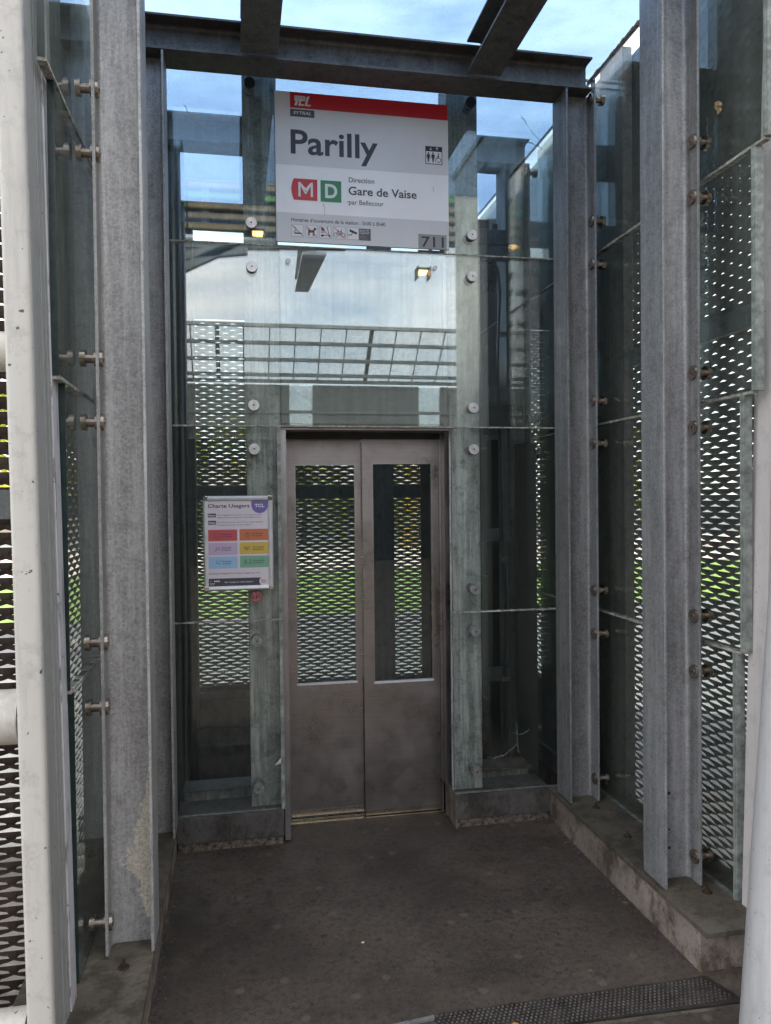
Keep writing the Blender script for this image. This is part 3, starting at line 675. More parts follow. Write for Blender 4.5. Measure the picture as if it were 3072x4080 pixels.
# ------------------------------------------------------------------ lift door
t = thing('lift_door', 'closed brown steel lift door with two tall glazed leaves', 'lift door', (.65, 3.95, 0))
def leaf(x0, x1, wx0, wx1, wz0, wz1, ya, yb, z0, z1, lab):
    mb = MB()
    mb.box(x0, wx0, ya, yb, z0, z1).box(wx1, x1, ya, yb, z0, z1).box(wx0, wx1, ya, yb, z0, wz0).box(wx0, wx1, ya, yb, wz1, z1)
    o = obj('leaf', mb, 'door', t, label=lab)
    obj('pane', MB().box(wx0+.001, wx1-.001, ya+.014, ya+.022, wz0, wz1), 'glass_door', o)
    e = .006
    obj('glazing_bead', MB().box(wx0, wx0+e, ya-.0015, ya+.013, wz0, wz1).box(wx1-e, wx1, ya-.0015, ya+.013, wz0, wz1).box(wx0+e, wx1-e, ya-.0015, ya+.013, wz1-e, wz1), 'jamb', o)
    obj('bottom_bead', MB().box(wx0, wx1, ya-.003, ya+.013, wz0-.004, wz0+.006), 'alu', o)
    obj('toe_strip', MB().box(x0+.003, x1-.003, ya-.0012, ya-.0002, z0+.001, z0+.030), 'door_edge', o)
leaf(.252, .628, .286, .600, .703, 1.830, 3.972, 4.002, .026, 1.975, 'left door leaf set slightly behind the other')
leaf(.630, 1.032, .680, .998, .700, 1.834, 3.938, 3.968, .016, 1.968, 'right door leaf with scratched lower panel')
obj('jamb', MB().box(.206, .232, 3.745, 4.01, .01, 1.985).box(.2325, .250, 3.93, 4.01, .01, 1.985), 'jamb', t)
obj('jamb', MB().box(1.034, 1.046, 3.935, 4.01, .01, 1.985).box(1.047, 1.085, 3.87, 4.01, .16, 1.985), 'jamb', t)
obj('header', MB().box(.206, 1.044, 3.742, 4.03, 1.986, 2.002), 'jamb', t)
obj('track_cover', MB().box(.21, 1.04, 3.93, 3.936, 1.955, 1.9855).box(.21, 1.04, 3.9365, 4.03, 1.976, 1.9855), 'dark', t)
obj('sill', MB().box(.235, 1.05, 3.915, 3.96, .0, .012).box(.235, 1.05, 3.964, 4.01, .0, .016), 'door_edge', t)
t = thing('door_machinery_box', 'dark machinery box behind the pane above the lift door', 'machinery box', (.63, 4.0, 2))
obj('casing', MB().box(.215, 1.045, 3.86, 4.06, 2.006, 2.84), 'dark', t)
obj('lid', MB().box(.222, 1.038, 3.855, 3.859, 2.03, 2.82), 'galv_shaft', t)

# ------------------------------------------------------------------ lift shaft fittings
def guide(x, y, lab, mat='dark', w_=.05):
    t = thing('guide_rail', lab, 'guide rail', (x, y, -2), 'lift guide rails')
    obj('rail', MB().box(x-w_/2, x+w_/2, y, y+.012, -1.9, 3.2).box(x-.006, x+.006, y-.05, y-.0005, -1.9, 3.2), mat, t)
    for z in (.6, 1.4, 2.2, 3.0): obj('bracket', MB().box(x-w_/2, x+.20, y+.0125, y+.055, z, z+.075), 'galv_shaft', t)
    for i in range(14):
        obj('bolt', MB().cyl((x+w_*.3, y-.006, .3+i*.19), (x+w_*.3, y-.0003, .3+i*.19), .007, None, 8), 'inox_dull', t)
guide(1.33, 4.22, 'black bolted guide rail just right of the right front column')
guide(1.20, 4.75, 'black guide rail seen through the right edge of the door glazing', w_=.14)
t = thing('control_box', 'flat black box hanging in the shaft behind the right end of the wide pane', 'control box', (1.44, 4.2, 2))
obj('casing', MB().box(1.345, 1.565, 4.10, 4.17, 2.035, 2.165), 'black', t, bevel=.004)
obj('hanger', MB().box(1.36, 1.385, 4.171, 4.19, 2.0, 2.5), 'dark', t)
pts = [(1.47+.012*math.sin(z*2.1)+.004*math.sin(z*7), 4.20+.01*math.cos(z*3), z) for z in [2.92-.12*i for i in range(24)]]
pts = [(1.40, 4.20, 2.86), (1.405, 4.2, 2.93), (1.43, 4.2, 2.955), (1.46, 4.2, 2.93)] + pts[1:]
t = thing('hanging_cable', 'black cable hanging down the shaft behind the right panes', 'cable', (1.47, 4.2, 0))
obj('cable', MB().tube(pts, .008), 'black', t, True)
for z in (2.57, 1.30, .62): obj('clip', MB().box(1.462, 1.505, 4.185, 4.205, z-.012, z+.012), 'galv_dark', t)
t = thing('cable_loom', 'tangle of black cables on a bracket below the top right pane', 'cables', (1.40, 4.2, 2.9))
obj('bracket', MB().box(1.31, 1.45, 4.195, 4.21, 2.855, 2.925), 'dark', t)
for k in range(3):
    obj('cable', MB().tube([(1.33+.022*k, 4.18, 2.87), (1.325+.03*k, 4.17, 2.95), (1.355+.03*k, 4.165, 2.97), (1.385+.03*k, 4.17, 2.93), (1.36+.03*k, 4.18, 2.80)], .007), 'black', t, True)
t = thing('steel_bracket', 'grey steel bracket arm crossing behind the top right pane', 'bracket', (1.45, 4.3, 3.1))
obj('arm', MB().box(1.27, 1.545, 4.24, 4.29, 3.09, 3.17), 'galv_shaft', t)
obj('plate', MB().box(1.30, 1.42, 4.235, 4.239, 3.171, 3.22).box(1.44, 1.47, 4.235, 4.239, 3.171, 3.2), 'dark', t)
t = thing('cable_trunking', 'black vertical trunking between the cable and the shaft column, with a panel added as shadow', 'trunking', (1.60, 4.6, -1))
obj('duct_and_shadow', MB().box(1.52, 1.60, 4.52, 4.62, -1.5, 2.00), 'black', t)
obj('duct_and_shadow', MB().box(1.62, 1.66, 4.52, 4.60, -1.5, 2.25), 'dark', t)
obj('duct_and_shadow', MB().box(1.585, 1.705, 4.27, 4.305, -1.5, 1.96), 'black', t)  # black panel added for the fading light on the column's lower half
t = thing('sill_beam', 'grey horizontal beam low behind the left front pane', 'beam', (0, 4, .2))
obj('top_flange', MB().box(-.28, .20, 3.945, 4.075, .205, .217), 'galv_shaft', t)
obj('web', MB().box(-.28, .20, 4.0, 4.008, .06, .204), 'galv_green', t)
obj('bottom_flange', MB().box(-.28, .20, 3.945, 4.075, .048, .059), 'galv_green', t)
t = thing('sill_beam', 'grey horizontal beam low behind the right front pane', 'beam', (1.3, 4, .2))
obj('top_flange', MB().box(1.09, 1.54, 3.945, 4.10, .19, .205), 'plate', t)
obj('web', MB().box(1.09, 1.54, 4.0, 4.008, .05, .189), 'galv_green', t)
tag(obj('pit_cable', MB().tube([(-.30, 5.68, .02), (-.2, 5.60, .06), (.0, 5.58, .05), (.3, 5.58, .06), (.6, 5.6, .09)], .012), 'black', None, True), 'black cable lying along the pit ledge behind the left pane', 'cable')

# ------------------------------------------------------------------ lettering
def _text_mesh(s, bold=0.0, shear=0.0, space=1.0):
    cu = bpy.data.curves.new('lettering', 'FONT'); cu.body = s; cu.size = 1; cu.offset = bold; cu.shear = shear; cu.space_character = space
    cu.resolution_u = 4
    o = bpy.data.objects.new('tmp', cu); COL.objects.link(o)
    bpy.context.view_layer.update()
    me = bpy.data.meshes.new_from_object(o.evaluated_get(bpy.context.evaluated_depsgraph_get()))
    vs = [tuple(v.co) for v in me.vertices]; fs = [tuple(p.vertices) for p in me.polygons]
    bpy.data.objects.remove(o); bpy.data.meshes.remove(me); bpy.data.curves.remove(cu)
    return vs, fs
_hv = _text_mesh('H')[0]; CAP = max(v[1] for v in _hv)
def text(parent, s, x0, x1, zb, cap, y, mat, bold=0.0, shear=0.0, name='lettering', label=None, mbx=None, ox=0, oz=0):
    vs, fs = _text_mesh(s, bold, shear); xs = [v[0] for v in vs]; a, b = min(xs), max(xs)
    sx = (x1-x0)/(b-a); sz = cap/(CAP+2*bold)
    mb = mbx or MB(); mb.add([(ox+x0+(v[0]-a)*sx, y, oz+zb+(v[1]+bold)*sz) for v in vs], fs)
    if mbx is None: return obj(name, mb, mat, parent, label=label)

# ---- station sign (local origin = lower left corner)
SX, SZ, SY = .197, 2.861, 3.690
def rect(mb, x0, x1, z0, z1, y, ox=SX, oz=SZ):
    return mb.add([(ox+x0, y, oz+z0), (ox+x1, y, oz+z0), (ox+x1, y, oz+z1), (ox+x0, y, oz+z1)], [(0, 1, 2, 3)])
def poly(mb, pts, y, ox=SX, oz=SZ): return mb.add([(ox+x, y, oz+z) for x, z in pts], [tuple(range(len(pts)))])
def disc2(mb, cx, cz, r, y, ox=SX, oz=SZ, r0=0, n=20, a0=0, a1=360):
    for i in range(n):
        p, q = R(a0+(a1-a0)*i/n), R(a0+(a1-a0)*(i+1)/n)
        P = lambda rr, t: (ox+cx+rr*math.cos(t), y, oz+cz+rr*math.sin(t))
        if r0: mb.add([P(r0, p), P(r, p), P(r, q), P(r0, q)], [(0, 1, 2, 3)])
        else: mb.add([(ox+cx, y, oz+cz), P(r, p), P(r, q)], [(0, 1, 2)])
    return mb
def line2(mb, a, b, wd, y, ox=SX, oz=SZ):
    a, b = Vector(a), Vector(b); dv = (b-a).normalized(); nv = Vector((-dv.y, dv.x))*wd/2
    return poly(mb, [tuple(a-nv), tuple(b-nv), tuple(b+nv), tuple(a+nv)], y, ox, oz)
sg = thing('station_sign', 'large white station sign with a red top band hung under the beam', 'sign', (SX+.417, SY, SZ))
W_, HH = .836, .701
obj('board', MB().box(SX, SX+W_, SY, SY+.012, SZ, SZ+HH), 'sign_w', sg, bevel=.0015)
y1, y2, y3, y4, y5 = SY-.0006, SY-.0012, SY-.0018, SY-.0024, SY-.0030
obj('grey_band', rect(MB(), .001, W_-.001, .360, HH-.001, y1), 'sign_g2', sg)
obj('grey_band', rect(MB(), .001, W_-.001, .001, .137, y1), 'sign_g', sg)
obj('red_band', rect(MB(), .071, W_-.001, .626, HH-.001, y2), 'red', sg)
# old style slanted logo with speed stripes
lg = MB(); sh = lambda x, z: (x+(z-.638)*.34, z)
for i in range(6):
    z = .6835-i*.0042; xl = .0775+.0012*i; rgt = .128 if i < 3 else .118
    poly(lg, [sh(xl, z-.0030), sh(rgt, z-.0030), sh(rgt, z), sh(xl, z)], y3)
poly(lg, [sh(.091, .638), sh(.102, .638), sh(.102, .660), sh(.091, .660)], y3)
poly(lg, [sh(.108, .638), sh(.134, .638), sh(.134, .646), sh(.117, .646), sh(.117, .660), sh(.108, .660)], y3)
poly(lg, [sh(.112, .6605), sh(.134, .6605), sh(.134, .668), sh(.112, .668)], y4)
poly(lg, [sh(.138, .638), sh(.166, .638), sh(.166, .645), sh(.1475, .645), sh(.1475, .684), sh(.1375, .684), sh(.1375, .672), sh(.124, .672), sh(.124, .676), sh(.138, .676)], y4)
obj('emblem', lg, 'letter', sg, label='white slanted TCL emblem with speed stripes')
obj('name_tab', rect(MB(), .071, .185, .586, .6205, y2), 'ink2', sg)
text(sg, 'SYTRAL', SX+.085, SX+.170, SZ+.597, .0145, y3, 'letter', .02, .25)
text(sg, 'Parilly', SX+.0715, SX+.487, SZ+.4125, .113, y2, 'ink', .018, label='large black lettering reading Parilly')
mm = MB(); a = [(.0835, .198), (.1945, .198), (.1945, .298), (.0845, .298), (.0775, .282), (.0735, .265), (.0716, .248), (.0733, .231), (.0772, .214)]
obj('line_badge', poly(MB(), a, y2), 'mred', sg, label='red metro badge with a white M')
obj('line_badge', rect(MB(), .2095, .3085, .197, .2975, y2), 'green', sg, label='green line badge with a white D')
text(sg, 'M', SX+.105, SX+.1735, SZ+.2145, .067, y3, 'letter', .0)
obj('lettering', line2(line2(line2(line2(MB(), (.1095, .2145), (.1095, .2815), .0075, y4), (.1685, .2145), (.1685, .2815), .0075, y4), (.110, .280), (.139, .228), .006, y5), (.168, .280), (.139, .228), .006, y5-.0005), 'letter', sg, label='thick strokes of the white M')
text(sg, 'D', SX+.231, SX+.289, SZ+.2145, .067, y3, 'letter', .03)
text(sg, 'Direction', SX+.345, SX+.468, SZ+.2965, .023, y2, 'ink2', .006)
text(sg, 'Gare de Vaise', SX+.343, SX+.6755, SZ+.237, .0395, y2, 'ink2', .018)
text(sg, 'par Bellecour', SX+.344, SX+.513, SZ+.1915, .0225, y2, 'ink2', .006)
text(sg, 'Horaires d\u2019ouverture de la station : 5h00 \u00e0 0h40', SX+.070, SX+.520, SZ+.0965, .0175, y2, 'ink2', .014)
obj('number_plate', rect(MB(), .682, .823, .001, .070, y2), 'sign_num', sg)
text(sg, '711', SX+.698, SX+.809, SZ+.009, .050, y3, 'ink', .012)
# lift pictogram
o = obj('pictogram', rect(rect(rect(rect(MB(), .721, .8055, .409, .4125, y2), .721, .8055, .471, .4955, y2), .721, .7245, .4125, .471, y2), .802, .8055, .4125, .471, y2), 'ink', sg, label='lift pictogram with two standing figures and a wheelchair user')
obj('ground', rect(MB(), .7245, .802, .4125, .471, y2), 'letter', o)
ar = MB()
for cx, up in ((.748, -1), (.779, 1)):
    line2(ar, (cx, .4770), (cx, .4900), .0022, y3); zt = .4905 if up > 0 else .4765
    line2(ar, (cx, zt), (cx-.006, zt-up*.006), .0022, y4); line2(ar, (cx, zt), (cx+.006, zt-up*.006), .0022, y5)
obj('arrows', ar, 'letter', o)
fg = MB()
for cx in (.736, .759):
    disc2(fg, cx, .4625, .0042, y3, n=12); poly(fg, [(cx-.0062, .457), (cx+.0062, .457), (cx+.005, .437), (cx+.0035, .418), (cx+.001, .418), (cx, .436), (cx-.001, .418), (cx-.0035, .418), (cx-.005, .437)], y3)
    line2(fg, (cx-.0063, .456), (cx-.0085, .438), .0025, y4); line2(fg, (cx+.0063, .456), (cx+.0085, .438), .0025, y4)
disc2(fg, .786, .459, .0038, y3, n=12); line2(fg, (.786, .454), (.785, .440), .006, y3); line2(fg, (.785, .440), (.774, .438), .004, y4); line2(fg, (.774, .438), (.770, .424), .0032, y3); line2(fg, (.786, .450), (.776, .447), .0026, y5)
disc2(fg, .786, .431, .0125, y4, r0=.0098, n=16, a0=-150, a1=80)
obj('figures', fg, 'ink', o)
# prohibition pictograms
def picto(x0, name, draw, slash=True, x1=None):
    x1 = x1 or x0+.057; z0, z1 = .0247, .0825
    o = obj('pictogram', rect(MB(), x0, x1, z0, z1, y2), 'sign_num', sg, label=name)
    obj('ground', rect(MB(), x0+.0015, x1-.0015, z0+.0015, z1-.0015, y3), 'letter', o)
    d_ = MB(); draw(d_, x0, z0); obj('figure', d_, 'ink', o)
    if slash: obj('slash', line2(MB(), (x0+.004, z1-.005), (x1-.004, z0+.005), .0032, y5), 'mred', o)
def d_smoke(m_, x, z): line2(m_, (x+.012, z+.017), (x+.048, z+.017), .006, y4); line2(m_, (x+.012, z+.022), (x+.022, z+.034), .003, y4); line2(m_, (x+.022, z+.034), (x+.016, z+.046), .003, y4)
def d_dog(m_, x, z):
    poly(m_, [(x+.012, z+.022), (x+.040, z+.024), (x+.044, z+.034), (x+.014, z+.036)], y4); poly(m_, [(x+.036, z+.032), (x+.041, z+.048), (x+.047, z+.046), (x+.053, z+.040), (x+.044, z+.034)], y4)
    for q in (.013, .018, .036, .041): line2(m_, (x+q, z+.025), (x+q-.001, z+.007), .0034, y4)
    line2(m_, (x+.013, z+.034), (x+.008, z+.042), .003, y4)
def d_scoot(m_, x, z):
    disc2(m_, x+.013, z+.012, .0062, y4, n=12); disc2(m_, x+.047, z+.012, .0055, y4, n=12); line2(m_, (x+.013, z+.014), (x+.038, z+.014), .0035, y4); line2(m_, (x+.046, z+.014), (x+.038, z+.048), .003, y4); line2(m_, (x+.032, z+.049), (x+.042, z+.050), .003, y4)
    poly(m_, [(x+.008, z+.036), (x+.024, z+.032), (x+.024, z+.042), (x+.016, z+.052), (x+.009, z+.051)], y4)
    for q in (.009, .015, .021): disc2(m_, x+q, z+.028, .0026, y4, n=8)
def d_bike(m_, x, z):
    for q in (.013, .044): disc2(m_, x+q, z+.019, .0115, y4, r0=.0092, n=16)
    for a_, b_ in (((.013, .019), (.022, .036)), ((.022, .036), (.038, .036)), ((.013, .019), (.030, .019)), ((.030, .019), (.038, .036)), ((.030, .019), (.021, .039)), ((.044, .019), (.037, .044)), ((.037, .044), (.043, .045)), ((.017, .040), (.025, .040))):
        line2(m_, (x+a_[0], z+a_[1]), (x+b_[0], z+b_[1]), .0022, y4)
def d_cam(m_, x, z):
    poly(m_, [(x+.010, z+.038), (x+.040, z+.027), (x+.044, z+.036), (x+.012, z+.050)], y4); poly(m_, [(x+.038, z+.026), (x+.048, z+.028), (x+.046, z+.036), (x+.042, z+.036)], y4)
    rect(m_, x+.002, x+.022, z+.020, z+.024, y4); line2(m_, (x+.022, z+.022), (x+.024, z+.034), .003, y4)
picto(.0706, 'no smoking pictogram', d_smoke); picto(.1362, 'no dogs pictogram', d_dog); picto(.2020, 'no scooters or skates pictogram', d_scoot); picto(.2683, 'no bicycles pictogram', d_bike)
picto(.3346, 'video surveillance pictogram', d_cam, False, .3905)
o = obj('notice', rect(MB(), .391, .4478, .0238, .0797, y2), 'ink2', sg, label='tiny dark video surveillance notice')
text(o, 'Site sous vid\u00e9o', SX+.394, SX+.440, SZ+.0700, .0058, y3, 'letter', .01); text(o, 'protection avec', SX+.394, SX+.442, SZ+.0622, .0058, y3, 'letter', .01); text(o, 'enregistrement.', SX+.394, SX+.441, SZ+.0544, .0058, y3, 'letter', .01)
pt = MB()
for i in range(6): rect(pt, .394, .420+.024*((i*37 % 10)/10), .0470-i*.0036, .0482-i*.0036, y3)
obj('small_print', pt, 'sign_num', o)
obj('scratch', MB().tube([(SX+.226, y4, SZ+.19), (SX+.221, y4, SZ+.178), (SX+.230, y4, SZ+.172), (SX+.226, y4, SZ+.155), (SX+.229, y4, SZ+.13)], .0007, 5).tube([(SX+.758, y4, SZ+.30), (SX+.757, y4, SZ+.288), (SX+.762, y4, SZ+.275)], .0007, 5).tube([(SX+.335, y4, SZ+.20), (SX+.342, y4, SZ+.206)], .0008, 5), 'ink2', sg)

# ---- framed poster
PX, PZ, PY = -.157, 1.228, 3.6975
ps = thing('poster_frame', 'framed charter poster with six coloured tiles on the middle left pane', 'poster', (PX+.16, PY, PZ))
obj('back_board', MB().box(PX+.004, PX+.316, PY+.004, PY+.0195, PZ+.003, PZ+.439), 'alu', ps)
obj('paper', rect(MB(), .018, .300, .018, .422, PY+.003, PX, PZ), 'paper', ps)
def rail_poly(): return [(0, 0), (.022, 0), (.022, .004), (.016, .009), (.008, .010), (.002, .006)]
def frail(a, b, inward):   # rail from a to b (xz), profile grows inward and toward the viewer
    mb = MB(); a, b, iv = Vector(a), Vector(b), Vector(inward)
    mb.prism(rail_poly(), lambda p, k: (PX+(a, b)[k].x+iv.x*p[0], PY+.003-p[1], PZ+(a, b)[k].y+iv.y*p[0])); return mb
for a, b, iv in (((.022, 0), (.298, 0), (0, 1)), ((.022, .4425), (.298, .4425), (0, -1)), ((0, .022), (0, .4205), (1, 0)), ((.3205, .022), (.3205, .4205), (-1, 0))):
    obj('rail', frail(a, b, iv), 'alu', ps, True)
for cx, cz, sx, sz in ((.0, .0, 1, 1), (.3205, 0, -1, 1), (0, .4425, 1, -1), (.3205, .4425, -1, -1)):
    mb = MB(); q = [(.022, 0)] + [(.012-.0125*math.cos(R(t_))-.0, .012-.0125*math.sin(R(t_))) for t_ in (90, 70, 50, 30, 10, 0)][::1] + [(0, .022), (.022, .022)]
    pts_ = [(PX+cx+sx*px, PZ+cz+sz*pz) for px, pz in q]
    mb.prism(pts_, lambda p, k: (p[0], PY+.003-(.0, .0108)[k], p[1])); obj('corner_cap', mb, 'chrome', ps, bevel=.002)
pa, pb, pc = PY+.0024, PY+.0018, PY+.0012
def ptxt(s, x0, x1, zb, cap, y, mat, bold=.01, shear=0, label=None): return text(ps, s, PX+x0, PX+x1, PZ+zb, cap, y, mat, bold, shear, label=label)
ptxt('Charte Usagers', .0225, .2128, .3880, .0170, pa, 'p_ink', .022, label='bold heading reading Charte Usagers')
bd = MB(); q = [(.2214, .421), (.2985, .421), (.2985, .385)] + [(.260+.0385*math.cos(R(t_)), .399-.0385*math.sin(R(t_))) for t_ in range(10, 181, 17)]
obj('badge', poly(bd, [(.2214, .421), (.2214, .399)] + [(.260-.0386*math.cos(R(t_)), .399-.0386*math.sin(R(t_))) for t_ in range(15, 175, 15)] + [(.2986, .399), (.2986, .421)], pa, PX, PZ), 'violet', ps, label='violet round badge reading TCL')
ptxt('TCL', .2368, .2815, .3885, .0155, pb, 'letter', .035)
for z0, z1, s in ((.3435, .3612, 'Nous'), (.3095, .3278, 'Vous')):
    obj('tab', rect(MB(), .0212, .0588, z0, z1, pa, PX, PZ), 'p_ink', ps); ptxt(s, .0235, .0560, z0+.0045, .0092, pb, 'letter', .025, .25)
ptxt('nous engageons \u00e0 vous faire vivre chaque jour des', .0638, .267, .3515, .0055, pa, 'p_ink', .004)
ptxt('d\u00e9placements plus agr\u00e9ables, confortables et s\u00fbrs.', .0642, .266, .3395, .0055, pa, 'p_ink', .004)
ptxt('contribuez \u00e0 faire du r\u00e9seau TCL un espace agr\u00e9able', .0638, .274, .3172, .0055, pa, 'p_ink', .004)
ptxt('et respectueux pour tous les voyageurs.', .0642, .2235, .3050, .0055, pa, 'p_ink', .004)
def rrect(x0, x1, z0, z1, y, r=.003):
    pts_ = []
    for cx, cz, a0 in ((x1-r, z1-r, 0), (x0+r, z1-r, 90), (x0+r, z0+r, 180), (x1-r, z0+r, 270)):
        pts_ += [(cx+r*math.cos(R(a0+t_)), cz+r*math.sin(R(a0+t_))) for t_ in (0, 30, 60, 90)]
    return poly(MB(), pts_, y, PX, PZ)
def t_info(m_, x, z):
    for a_, b_ in (((0, 0), (.008, 0)), ((.016, 0), (.022, 0)), ((0, 0), (0, .02)), ((.022, 0), (.022, .02)), ((0, .02), (.022, .02)), ((.008, 0), (.012, -.004)), ((.012, -.004), (.016, 0)), ((.011, .004), (.011, .011)), ((.011, .014), (.011, .0155))): line2(m_, (x+a_[0], z+a_[1]), (x+b_[0], z+b_[1]), .0014, pb, PX, PZ)
def t_clock(m_, x, z): disc2(m_, x+.010, z+.009, .0105, pb, PX, PZ, .0088, 18); line2(m_, (x+.010, z+.009), (x+.010, z+.016), .0014, pb, PX, PZ); line2(m_, (x+.006, z+.021), (x+.014, z+.021), .0016, pb, PX, PZ); line2(m_, (x-.001, z+.019), (x+.002, z+.017), .0016, pb, PX, PZ); line2(m_, (x+.021, z+.019), (x+.018, z+.017), .0016, pb, PX, PZ)
def t_cam(m_, x, z):
    for a_, b_ in (((.003, .014), (.008, .021)), ((.008, .021), (.022, .013)), ((.022, .013), (.018, .007)), ((.018, .007), (.003, .014)), ((.010, .010), (.007, .004)), ((.007, .004), (0, .003)), ((0, 0), (0, .007))): line2(m_, (x+a_[0], z+a_[1]), (x+b_[0], z+b_[1]), .0014, pb, PX, PZ)
def t_hand(m_, x, z):
    for a_, b_ in (((0, .014), (.006, .021)), ((.006, .021), (.010, .017)), ((.010, .017), (.004, .009)), ((.004, .009), (0, .014)), ((.032, .014), (.027, .021)), ((.027, .021), (.022, .017)), ((.022, .017), (.029, .009)), ((.010, .017), (.022, .018)), ((.006, .009), (.014, .002)), ((.014, .002), (.026, .009)), ((.015, .016), (.021, .009)), ((.009, .012), (.016, .006)), ((.012, .014), (.019, .007))): line2(m_, (x+a_[0], z+a_[1]), (x+b_[0], z+b_[1]), .0014, pb, PX, PZ)
def t_seat(m_, x, z):
    disc2(m_, x+.004, z+.021, .0022, pb, PX, PZ, n=10)
    for a_, b_ in (((.002, .016), (.004, .008)), ((.004, .008), (.016, .008)), ((.016, .008), (.017, .001)), ((.007, .014), (.013, .013)), ((.013, .021), (.017, .021)), ((.015, .019), (.015, .023)), ((.019, .017), (.024, .017)), ((.0215, .0145), (.0215, .0195))): line2(m_, (x+a_[0], z+a_[1]), (x+b_[0], z+b_[1]), .0016, pb, PX, PZ)
def t_walk(m_, x, z):
    for q in (.008, .030): disc2(m_, x+q, z+.021, .0024, pb, PX, PZ, n=10)
    for a_, b_ in (((.008, .018), (.009, .009)), ((.009, .009), (.004, .001)), ((.009, .009), (.013, .001)), ((.008, .017), (.002, .010)), ((.009, .016), (.015, .011)), ((.015, .011), (.022, .001)), ((.029, .018), (.028, .006)), ((.029, .016), (.035, .011)), ((.035, .011), (.030, .006)), ((.028, .006), (.034, .006)), ((.029, .006), (.029, .001)), ((.032, .006), (.032, .001))): line2(m_, (x+a_[0], z+a_[1]), (x+b_[0], z+b_[1]), .0015, pb, PX, PZ)
tiles = [('p_red', .0220, .1545, .2325, .2857, 'Information', '& Conseil', t_info, .049, .052), ('p_org', .1652, .2985, .2335, .2870, 'Fiabilit\u00e9 &', 'Ponctualit\u00e9', t_clock, .192, .049),
         ('p_lil', .0224, .1550, .1680, .2234, 'S\u00e9curit\u00e9', '& Civisme', t_cam, .053, .043), ('p_yel', .1655, .2985, .1690, .2240, 'Courtoisie &', 'Bienveillance', t_hand, .183, .054),
         ('p_blu', .0226, .1553, .1043, .1598, 'Propret\u00e9', '& Confort', t_seat, .055, .041), ('p_grn', .1659, .2985, .1060, .1612, 'Accessibilit\u00e9', '& Inclusivit\u00e9', t_walk, .183, .052)]
for mt, x0, x1, z0, z1, a_, b_, fn_, ix, tw in tiles:
    cn_ = {'p_red': 'red', 'p_org': 'orange', 'p_lil': 'lilac', 'p_yel': 'yellow', 'p_blu': 'pale blue', 'p_grn': 'green'}[mt]
    o = obj('tile', rrect(x0, x1, z0, z1, pa), mt, ps, label=f'{cn_} tile reading {a_} {b_}'.replace('&', 'et'))
    ic = MB(); fn_(ic, ix, (z0+z1)/2-.012); obj('icon', ic, 'p_ink', o)
    tx = ix+(.030 if fn_ not in (t_hand, t_walk) else .042)
    text(o, a_, PX+tx, PX+tx+tw, PZ+(z0+z1)/2+.0025, .0062, pb, 'p_ink', .02); text(o, b_, PX+tx, PX+tx+tw*.95, PZ+(z0+z1)/2-.0085, .0062, pb, 'p_ink', .02)
ptxt('Consultez l\u2019int\u00e9gralit\u00e9 de la Charte Usagers sur tcl.fr', .0224, .259, .0778, .0068, pa, 'p_ink', .008)
obj('footer', poly(MB(), [(.0215, .0225), (.262, .0225), (.256, .031), (.2535, .041), (.256, .051), (.262, .058), (.0215, .058)], pa, PX, PZ), 'p_ink', ps)
ptxt('Bon voyage sur votre r\u00e9seau !', .0949, .2262, .0368, .0070, pb, 'letter', .012)
ptxt('tcl.fr', .0265, .0355, .044, .0035, pb, 'letter', .01)
dd = MB()
for q in (.0490, .0585, .0680): disc2(dd, q, .0455, .0040, pb, PX, PZ, n=12)
for q in (.0355, .0295): disc2(dd, .0285, q, .0018, pb, PX, PZ, n=8); rect(dd, .032, .048+.4*(q-.03), q-.001, q+.001, pb, PX, PZ)
obj('icon', dd, 'letter', ps)
ptxt('TCL', .2605, .2845, .0395, .0082, pa, 'mred', .035); ptxt('ENSEMBLE', .2605, .2845, .0335, .0030, pa, 'p_ink', .015)

# ------------------------------------------------------------------ white entrance frame and tubes
t = thing('white_frame_post', 'thick off white post at the left edge with rounded corners', 'frame post', (-.56, 2.3, 0))
def leanpost(xa_b, xb_b, xa_t, xb_t, ya, yb, z0, z1, r=0):
    mb = MB()
    if not r: return mb.hexa([(xa_b, ya, z0), (xb_b, ya, z0), (xb_b, yb, z0), (xa_b, yb, z0)], [(xa_t, ya, z1), (xb_t, ya, z1), (xb_t, yb, z1), (xa_t, yb, z1)])
    def ring(xa, xb, z):
        ps_ = []
        for cx, cy2, a0 in ((xb-r, yb-r, 0), (xa+r, yb-r, 90), (xa+r, ya+r, 180), (xb-r, ya+r, 270)):
            ps_ += [(cx+r*math.cos(R(a0+t_)), cy2+r*math.sin(R(a0+t_)), z) for t_ in (0, 22, 45, 68, 90)]
        return ps_
    a, b = ring(xa_b, xb_b, z0), ring(xa_t, xb_t, z1); n = len(a)
    return mb.add(a+b, [tuple(range(n))[::-1], tuple(range(n, 2*n))] + [(i, (i+1) % n, n+(i+1) % n, n+i) for i in range(n)])
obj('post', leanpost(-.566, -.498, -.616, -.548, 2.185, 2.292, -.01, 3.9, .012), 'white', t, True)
obj('side_face', leanpost(-.51, -.4965, -.56, -.5465, 2.203, 2.292, -.01, 3.9), 'white_shaded', t, bevel=.001)  # thin sheet that paints the post's side as shaded
obj('inner_strip', leanpost(-.560, -.4945, -.606, -.5445, 2.296, 2.330, -.01, 3.9), 'white_shaded', t, bevel=.001)
obj('ribbed_strip', leanpost(-.560, -.4935, -.606, -.5435, 2.336, 2.362, -.01, 3.9), 'white_shaded', t, bevel=.001)
obj('scuffed_strip', leanpost(-.560, -.4900, -.604, -.5395, 2.3665, 2.440, -.01, 3.9), 'white_s', t, bevel=.002)
